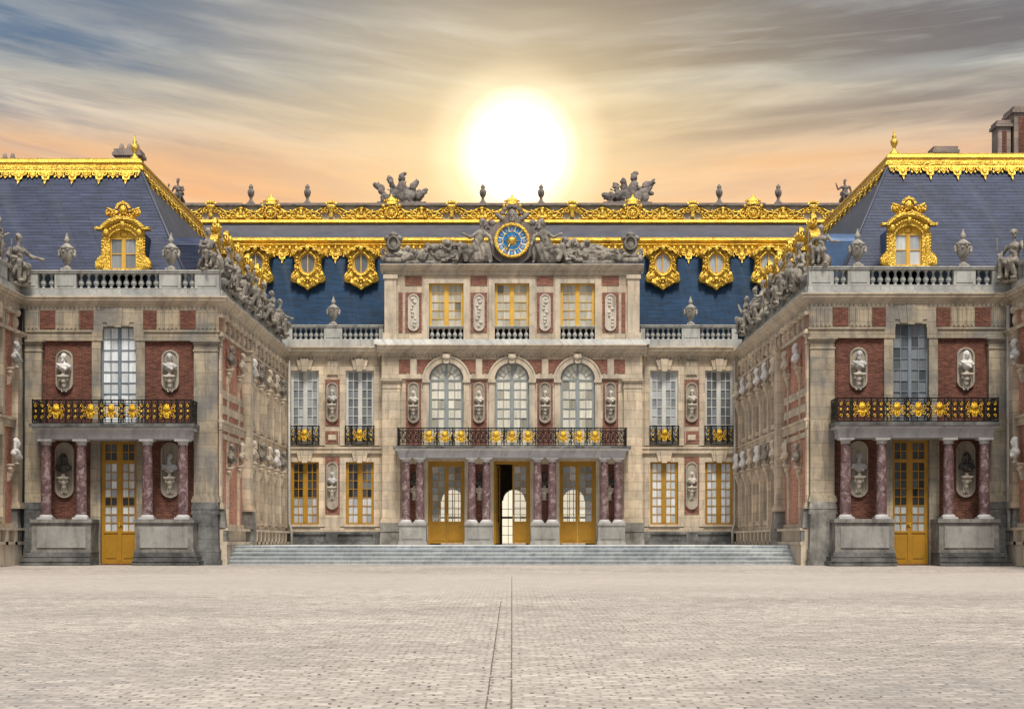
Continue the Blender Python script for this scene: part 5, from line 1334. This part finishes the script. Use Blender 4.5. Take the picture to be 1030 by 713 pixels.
    for i, txt in enumerate(NUM):
        a = pi / 2 - i * pi / 6; ca, sa = cos(a), sin(a)
        pq.poly([(r_ * cos(a + e), zc + r_ * sin(a + e)) for r_, e in ((.5, -.2), (.72, -.2), (.74, 0), (.72, .2), (.5, .2), (.48, 0))], .05, .075)
        Wd = {'I': .034, 'V': .062, 'X': .062}; tot = sum(Wd[c] for c in txt) + .012 * (len(txt) - 1); x = -tot / 2
        def L(p, q, w=.008):
            (x0, y0), (x1, y1) = p, q; dx, dy = x1 - x0, y1 - y0; l = sqrt(dx * dx + dy * dy); nx, ny = -dy / l * w, dx / l * w
            pts = [(x0 + nx, y0 + ny), (x1 + nx, y1 + ny), (x1 - nx, y1 - ny), (x0 - nx, y0 - ny)]
            nm.poly([((.61 + py) * ca + px * sa, zc + (.61 + py) * sa - px * ca) for px, py in pts], .074, .085)
        for c in txt:
            w = Wd[c]; h = .075
            if c == 'I': L((x + w / 2, -h), (x + w / 2, h), .010)
            elif c == 'V': L((x, h), (x + w / 2, -h), .011); L((x + w, h), (x + w / 2, -h), .007)
            else: L((x, h), (x + w, -h), .011); L((x + w, h), (x, -h), .007)
            x += w + .012
    pq.build('numeral_plaque', M['dial_blue'], ck); nm.build('numeral_lettering', M['white_marble'], ck)
    m = MB(D); m.ell(0, .1, zc, .17, .07, .17)
    for k in range(16):
        a = 2 * pi * k / 16; r1 = .40 if k % 2 == 0 else .31
        m.poly([(.13 * cos(a - .16), zc + .13 * sin(a - .16)), (r1 * cos(a), zc + r1 * sin(a)), (.13 * cos(a + .16), zc + .13 * sin(a + .16))], .07, .11)
    m.build('sun_face', M['gold'], ck)
    m = MB(D); a = -2 * pi / 3; m.tube([(.16 * cos(a), .13, zc + .16 * sin(a)), (.6 * cos(a), .13, zc + .6 * sin(a))], .026, 6); m.ell(.5 * cos(a), .13, zc + .5 * sin(a), .05, .02, .05); m.build('hand', M['gold'], ck)
    # pediment figures
    yy = YA - .12
    for sx in (-1, 1):
        me = sculpt('reclining_statue', reclining(-sx), M['statue'], .027, .018, 7, 3 + sx, 1, .026, (.1, 1.0))
        o = inst(me, 'statue', None, (sx * 1.98, yy, zt - .02), 0, (1.2, 1.2, 1.2)); tag(o, 'nude bearded stone figure leaning on a club beside the clock, left of it' if sx < 0 else 'draped stone woman reclining beside the clock, right of it', 'statue', 'reclining figures flanking the clock')
        me = sculpt('trophy_relief', relief_heap(sx * 3.0, 1.45, .85, 4 + sx), M['statue'], .028, .03, 9, sx, 1)
        o = inst(me, 'carved_trophy', None, (sx * 2.6, yy + .1, zt - .02)); tag(o, f'sloping heap of carved stone shields and drapery on the {SIDE[sx]} half of the attic top', 'sculpture', 'carved heaps on the attic')
        # end cartouches
        c = MB(); c.ell(0, 0, 1.02, .40, .16, .46); c.ovalring(0, 1.02, .22, .28, .09, -.26, -.12, 20); c.box(-.5, .5, -.18, .2, 0, .3); c.poly([(-.5, .3), (-.28, .62), (.28, .62), (.5, .3)], -.14, .16)
        for s in (-1, 1):
            c.scroll(s * .42, -.1, .55, .2, 1.5, pi / 2, -s, .07); c.ell(s * .34, -.05, 1.3, .16, .12, .12, 10, 7, -.7 * s); c.ell(s * .5, -.1, .24, .16, .16, .2)
        c.ell(0, -.05, 1.46, .22, .14, .14)
        o = MB().add(c.v, c.f, True).build('stone_cartouche', M['statue']); o.location = (sx * 5.95, yy + .1, zt); tag(o, f'oval stone cartouche with scrolls at the {SIDE[sx]} end of the attic top', 'cartouche', 'end cartouches of the attic')
        # trophies and vases on the far parapet
        r = random.Random(5 + sx)
        if sx < 0:
            spikes = [(-1.45, 1.2, -1.0, .22), (-.72, 1.55, -.55, .2), (0, 1.75, 0, .3), (.78, 1.35, .55, .22), (1.35, .8, 1.0, .24)]
        else:
            spikes = [(-1.3, .5, -1.0, .2), (-.75, 1.15, -.7, .17), (-.25, 1.4, -.25, .2), (.35, 1.8, .2, .28), (1.0, 1.25, .9, .3), (1.45, 1.35, 1.3, .15)]
        p = [('b', (-1.35, 1.35, -.3, .3, 0, .14)), ('e', (0, -.1, .45), (.75, .26, .42))]
        for x, h, x0, w in spikes:
            x0 *= .6; dx, dz = x - x0, h - .2; ln = sqrt(dx * dx + dz * dz); ux, uz = dx / ln, dz / ln; px, pz = uz, -ux
            if w >= .28:      # cuirass and crested helmet
                p += [('c', (x0, -.05, .3), (x, -.05, h * .62), .34, .26), ('e', (x, -.06, h * .84), (.2, .2, .22)), ('e', (x + .05, .02, h * .98), (.24, .1, .13), .3), ('e', (x - .12, -.16, h * .8), (.08, .1, .07)), ('c', (x - .36, 0, h * .52), (x + .36, 0, h * .52), .13, .13)]
            else:             # furled standard: pole, drooping cloth folds, finial
                p += [('c', (x0, 0, .15), (x + ux * .12, 0, h + uz * .12), .06, .035)]
                for k in range(4):
                    t = .38 + .17 * k; q = r.uniform(-.09, .09)
                    p.append(('e', (x0 + dx * t + px * q, r.uniform(-.12, .05), .2 + dz * t + pz * q), (w * r.uniform(.6, .95), .13, .26), -atan2(ux, uz)))
                for k in (-1, 1): p.append(('c', (x0 + dx * .8, 0, .2 + dz * .8), (x + px * .16 * k - ux * .06, 0, h + pz * .16 * k - uz * .06 + .02 * k), w * .45, w * .16))
        for x in (-.95, -.5, .5, .95): p.append(('e', (x, -.26, r.uniform(.3, .55)), (.24, .1, .28), r.uniform(-.5, .5)))
        for k in range(6): a = .5 + k * .42; p.append(('c', (0, .05, .5), (1.15 * cos(a) * r.uniform(.8, 1.1), .05, .5 + 1.0 * sin(a) * r.uniform(.7, .95)), .045, .03))
        me = sculpt('trophy', p, M['statue_dark'], .032, .03, 6, 9 + sx, 1)
        o = inst(me, 'stone_trophy', None, (-6.25 if sx < 0 else 6.55, 30, 20.0), 0, (1.02, 1, 1)); tag(o, 'stone trophy of arms fanning round a helmet on the parapet left of the sun' if sx < 0 else 'stone trophy of arms with slanting flags on the parapet right of the sun', 'sculpture', 'trophies on the roof parapet')
        for j, x in enumerate((1.65, 11.6 if sx < 0 else 11.75, 14.8 if sx < 0 else 15.1)):
            if j and sx < 0: pass
            urn((sx * x, 30, 19.98), f'dark stone vase on the roof parapet, {["nearest", "second from", "third from"][j]} the sun on the {SIDE[sx]} side'.replace('nearest the', 'nearest to the'), 'vases on the roof parapet', VASE, 'vase', .8)
        o = inst(recol(SEAT[2] if sx < 0 else SEAT[1], M['statue_dark']), 'statue', None, (sx * 18.9, 30, 19.98), 0, (.72 * sx, .72, .72)); tag(o, f'dark stone statue on the roof parapet just above the {SIDE[sx]} gilt roof edge', 'statue', 'statues on the roof parapet')
    return T
centre()

# ------------------------------------------------------------------ ground, terrace, steps
def setting():
    # courtyard of setts, rising 1.2 % towards the steps
    ys = [-400, -90, -70, -1.0, 0.2, 18, 60, 1800]; zz = [-.83, -.83, -.828, 0, 0, 0, 0, 0]
    xs = [-900, -60, -22, 22, 60, 900]
    v = [(x, y, z) for y, z in zip(ys, zz) for x in xs]; n = len(xs)
    f = [(j * n + i, j * n + i + 1, (j + 1) * n + i + 1, (j + 1) * n + i) for j in range(len(ys) - 1) for i in range(n - 1)]
    m = MB(); m.add(v, f); o = m.build('ground', M['setts']); tag(o, kind='structure')
    gz = lambda y: -.83 * (-1.0 - y) / 69. if y < -1 else 0
    # pale gutter course up the middle of the court, with open joints either side
    m = MB(); m.add([(-.24, -66, gz(-66) + .004), (.03, -66, gz(-66) + .004), (.03, -1, .004), (-.24, -1, .004)], [(0, 1, 2, 3)]); o = m.build('gutter_path', M['setts']); tag(o, kind='structure')
    r = random.Random(3)
    m = MB()
    for x, w, y1 in ((-.235, .009, -31), (-.005, .009, -14)):
        y = -62.
        while y < y1:
            Ln = r.uniform(.25, .7); a, b = w * r.uniform(.6, 1.15), w * r.uniform(.6, 1.15); e = r.uniform(-.004, .004)
            m.add([(x - a + e, y, gz(y) + .008), (x + a + e, y, gz(y) + .008), (x + b, y + Ln, gz(y + Ln) + .008), (x - b, y + Ln, gz(y + Ln) + .008)], [(0, 1, 2, 3)])
            y += Ln + (r.uniform(.02, .25) if r.random() < .25 else 0)
    o = m.build('gutter_joint_path', M['joint']); tag(o, kind='structure')
    # marble terrace and its five steps
    m = MB(); X = 11.1
    m.box(-11.4, 11.4, 2.7, 20, .0, .765)
    o = m.build('terrace', M['terrace']); tag(o, kind='structure')
    m = MB(); x0, x1 = -11.34, 11.3
    for k in range(5):
        z = .153 * (k + 1); y = .75 + k * .38
        m.box(x0, x1, y + .03, 2.72 + .0 * k + .001 * k, z - .153 + (.002 if k else 0), z - .04); m.box(x0 - .01, x1 + .01, y, 2.73 + .001 * k, z - .04, z + (.006 if k == 4 else 0))
    o = m.build('terrace_steps', M['steps']); tag(o, kind='structure')
setting()

# ------------------------------------------------------------------ sky, sun, camera
def world():
    w = bpy.data.worlds.new('World'); scene.world = w; w.use_nodes = True; nt = w.node_tree; nt.nodes.clear(); g = G(nt)
    tc = g.n('ShaderNodeTexCoord'); sep = g.n('ShaderNodeSeparateXYZ'); g.l(tc.outputs['Generated'], sep.inputs[0]); x, y, z = sep.outputs
    az = g.math('ARCTAN2', x, y); el = g.math('ARCSINE', z)
    deg = 180 / pi
    A = g.math('MULTIPLY', az, deg); E = g.math('MULTIPLY', el, deg)          # degrees
    # base gradient by elevation (sunset side)
    T = g.math('MULTIPLY', g.math('SUBTRACT', E, 10.0), .1, True)
    base = g.ramp(T, [(0.0, (.95, .64, .38)), (.13, (.90, .45, .22)), (.25, (.84, .48, .26)), (.38, (.70, .57, .41)), (.52, (.52, .51, .46)), (.66, (.32, .35, .38)), (.80, (.19, .24, .30)), (1.0, (.12, .18, .27))])
    tilt = g.math('ADD', E, g.math('SUBTRACT', g.math('MULTIPLY', g.math('MINIMUM', A, 0.0), .14), g.math('MULTIPLY', g.math('MAXIMUM', A, 0.0), .07)))
    cv = g.comb(g.math('MULTIPLY', A, .075), g.math('MULTIPLY', tilt, .55), 1.3)
    n1 = g.noise(cv, 1.0, 6, .55, .35)
    cv2 = g.comb(g.math('MULTIPLY', A, .11), g.math('MULTIPLY', tilt, 1.25), 4.0)
    n2 = g.noise(cv2, 1.0, 6, .58, .4)
    cv3 = g.comb(g.math('MULTIPLY', A, .13), g.math('MULTIPLY', tilt, 1.05), 7.0)
    n3 = g.noise(cv3, 1.0, 6, .58, .35)
    # blue break in the clouds toward the upper left
    eb = g.math('ADD', E, g.math('MULTIPLY', g.math('SUBTRACT', n2, .5), 9.0))
    bl = g.math('MULTIPLY', g.ramp(g.math('MULTIPLY', g.math('ADD', A, 20.0), .05), [(.10, 1.), (.36, .8), (.8, 0.)]), g.ramp(g.math('MULTIPLY', g.math('SUBTRACT', eb, 12.9), .25, True), [(0., 0.), (.8, 1.)]))
    # long thin cloud bands
    up = g.ramp(T, [(.2, 0.), (.5, 1.)])
    lightc = g.mix(up, (.92, .64, .42), (.63, .635, .60)); darkc = g.mix(up, (.26, .18, .175), (.10, .098, .125))
    col = g.mix(g.math('MULTIPLY', g.ramp(n1, [(.45, 0.), (.60, 1.)]), .65), base, lightc)
    col = g.mix(g.math('MULTIPLY', g.ramp(n3, [(.42, 0.), (.60, 1.)]), .5), col, g.mix(up, (.58, .37, .28), (.175, .205, .25)))
    col = g.mix(g.math('MULTIPLY', bl, g.ramp(n3, [(.30, .45), (.60, 1.)])), col, (.06, .15, .285))
    right = g.ramp(g.math('MULTIPLY', g.math('ADD', A, 8.0), .05), [(0., .18), (.28, .42), (.5, .8), (.68, 1.)])
    ew = g.math('ADD', tilt, g.math('MULTIPLY', g.math('SUBTRACT', n1, .5), 3.2))
    b1 = g.math('SUBTRACT', ew, 13.2); b1 = g.math('POWER', 2.718, g.math('MULTIPLY', g.math('MULTIPLY', b1, b1), -3.2))
    b2 = g.ramp(g.math('MULTIPLY', g.math('SUBTRACT', ew, 14.3), .35, True), [(0., 0.), (.3, .9), (.6, 1.), (.85, .75), (1., 1.)])
    dk = g.math('MULTIPLY', g.math('MULTIPLY', g.math('ADD', g.math('MULTIPLY', b1, .75), b2), right), g.ramp(n2, [(.32, .35), (.52, 1.)]), True)
    col = g.mix(g.math('MULTIPLY', dk, .9), col, darkc)
    # sun and its glow
    sa, se = .17, 12.95
    da = g.math('SUBTRACT', A, sa); de = g.math('SUBTRACT', E, se)
    r2 = g.math('ADD', g.math('MULTIPLY', da, da), g.math('MULTIPLY', de, de)); rr = g.math('SQRT', r2)
    r3 = g.math('SQRT', g.math('ADD', g.math('MULTIPLY', g.math('MULTIPLY', da, da), .45), g.math('MULTIPLY', de, de)))
    front = g.math('GREATER_THAN', y, 0.0)
    halo = g.math('POWER', 2.718, g.math('MULTIPLY', r3, -.27)); halo2 = g.math('POWER', 2.718, g.math('MULTIPLY', rr, -1.35))
    col = g.mix(g.math('MULTIPLY', g.math('MULTIPLY', halo, .95), front), col, (1.0, .73, .38))
    def addc(c, fac, rgb):
        nd = g.n('ShaderNodeMix'); nd.data_type = 'RGBA'; nd.blend_type = 'ADD'; g.l(fac, nd.inputs[0]); g.l(c, nd.inputs[6]); nd.inputs[7].default_value = (*rgb, 1); return nd.outputs[2]
    col = addc(col, g.math('MULTIPLY', halo, front), (.22, .18, .08))
    col = addc(col, g.math('MULTIPLY', halo2, front), (.75, .66, .46))
    core = g.ramp(g.math('DIVIDE', rr, 4.0, True), [(.18, 1.), (.34, .55), (.44, .22), (.56, .07), (.85, 0.)], 'EASE')
    col = addc(col, g.math('MULTIPLY', core, front), (2.6, 2.3, 1.7))
    # bright pale band low behind the palace, seen only through the passage arches
    low = g.math('MULTIPLY', g.ramp(g.math('DIVIDE', E, 10.0, True), [(.5, 1.), (.9, 0.)]), front)
    col = g.mix(low, col, (1.05, .93, .70))
    # the clear eastern sky behind the camera
    sky = g.n('ShaderNodeTexSky'); sky.sky_type = 'NISHITA'; sky.sun_disc = False; sky.sun_elevation = SUN_EL; sky.sun_rotation = SUN_AZ; sky.air_density = 1.0; sky.dust_density = 2.0
    sk = g.mix(1.0, sky.outputs[0], (.10, .095, .088), 'MULTIPLY')
    veil = g.mix(.6, sk, g.ramp(g.math('MULTIPLY', z, 1.0, True), [(0., (.10, .10, .10)), (.25, (.42, .42, .42)), (.6, (1.05, 1.05, 1.05)), (1., (1.75, 1.75, 1.75))]))
    back = g.ramp(g.math('ADD', g.math('MULTIPLY', y, -.5), .5), [(.22, 0.), (.50, 1.)])
    col = g.mix(back, col, veil)
    b = g.n('ShaderNodeBackground'); g.l(col, b.inputs[0]); b.inputs[1].default_value = .86
    o = g.n('ShaderNodeOutputWorld'); g.l(b.outputs[0], o.inputs[0])
SUN_EL, SUN_AZ = radians(61), radians(172)
world()
L = bpy.data.lights.new('sun', 'SUN'); L.energy = 3.7; L.angle = radians(14); L.color = (1.0, .93, .82)
so = bpy.data.objects.new('sun', L); COL.objects.link(so)
d = Vector((sin(SUN_AZ) * cos(SUN_EL), cos(SUN_AZ) * cos(SUN_EL), sin(SUN_EL)))     # toward the sun
so.rotation_euler = (-d).to_track_quat('-Z', 'Y').to_euler(); so.location = d * 80

cd = bpy.data.cameras.new('camera'); cam = bpy.data.objects.new('camera', cd); COL.objects.link(cam)
cam.location = (0, -66, .9); cam.rotation_euler = (pi / 2, 0, 0)
cd.sensor_width = 36; cd.sensor_fit = 'HORIZONTAL'; cd.lens = 1703 / 1030 * 36; cd.shift_y = 188.5 / 1030; cd.clip_end = 5000; cd.clip_start = .5
scene.camera = cam
vs = scene.view_settings; vs.view_transform = 'Standard'; vs.look = 'None'; vs.exposure = .25; vs.gamma = 1; vs.use_curve_mapping = False
scene.render.engine = 'CYCLES'
scene.cycles.max_bounces = 6; scene.cycles.diffuse_bounces = 3; scene.cycles.glossy_bounces = 3; scene.cycles.transparent_max_bounces = 12
scene.cycles.use_denoising = True
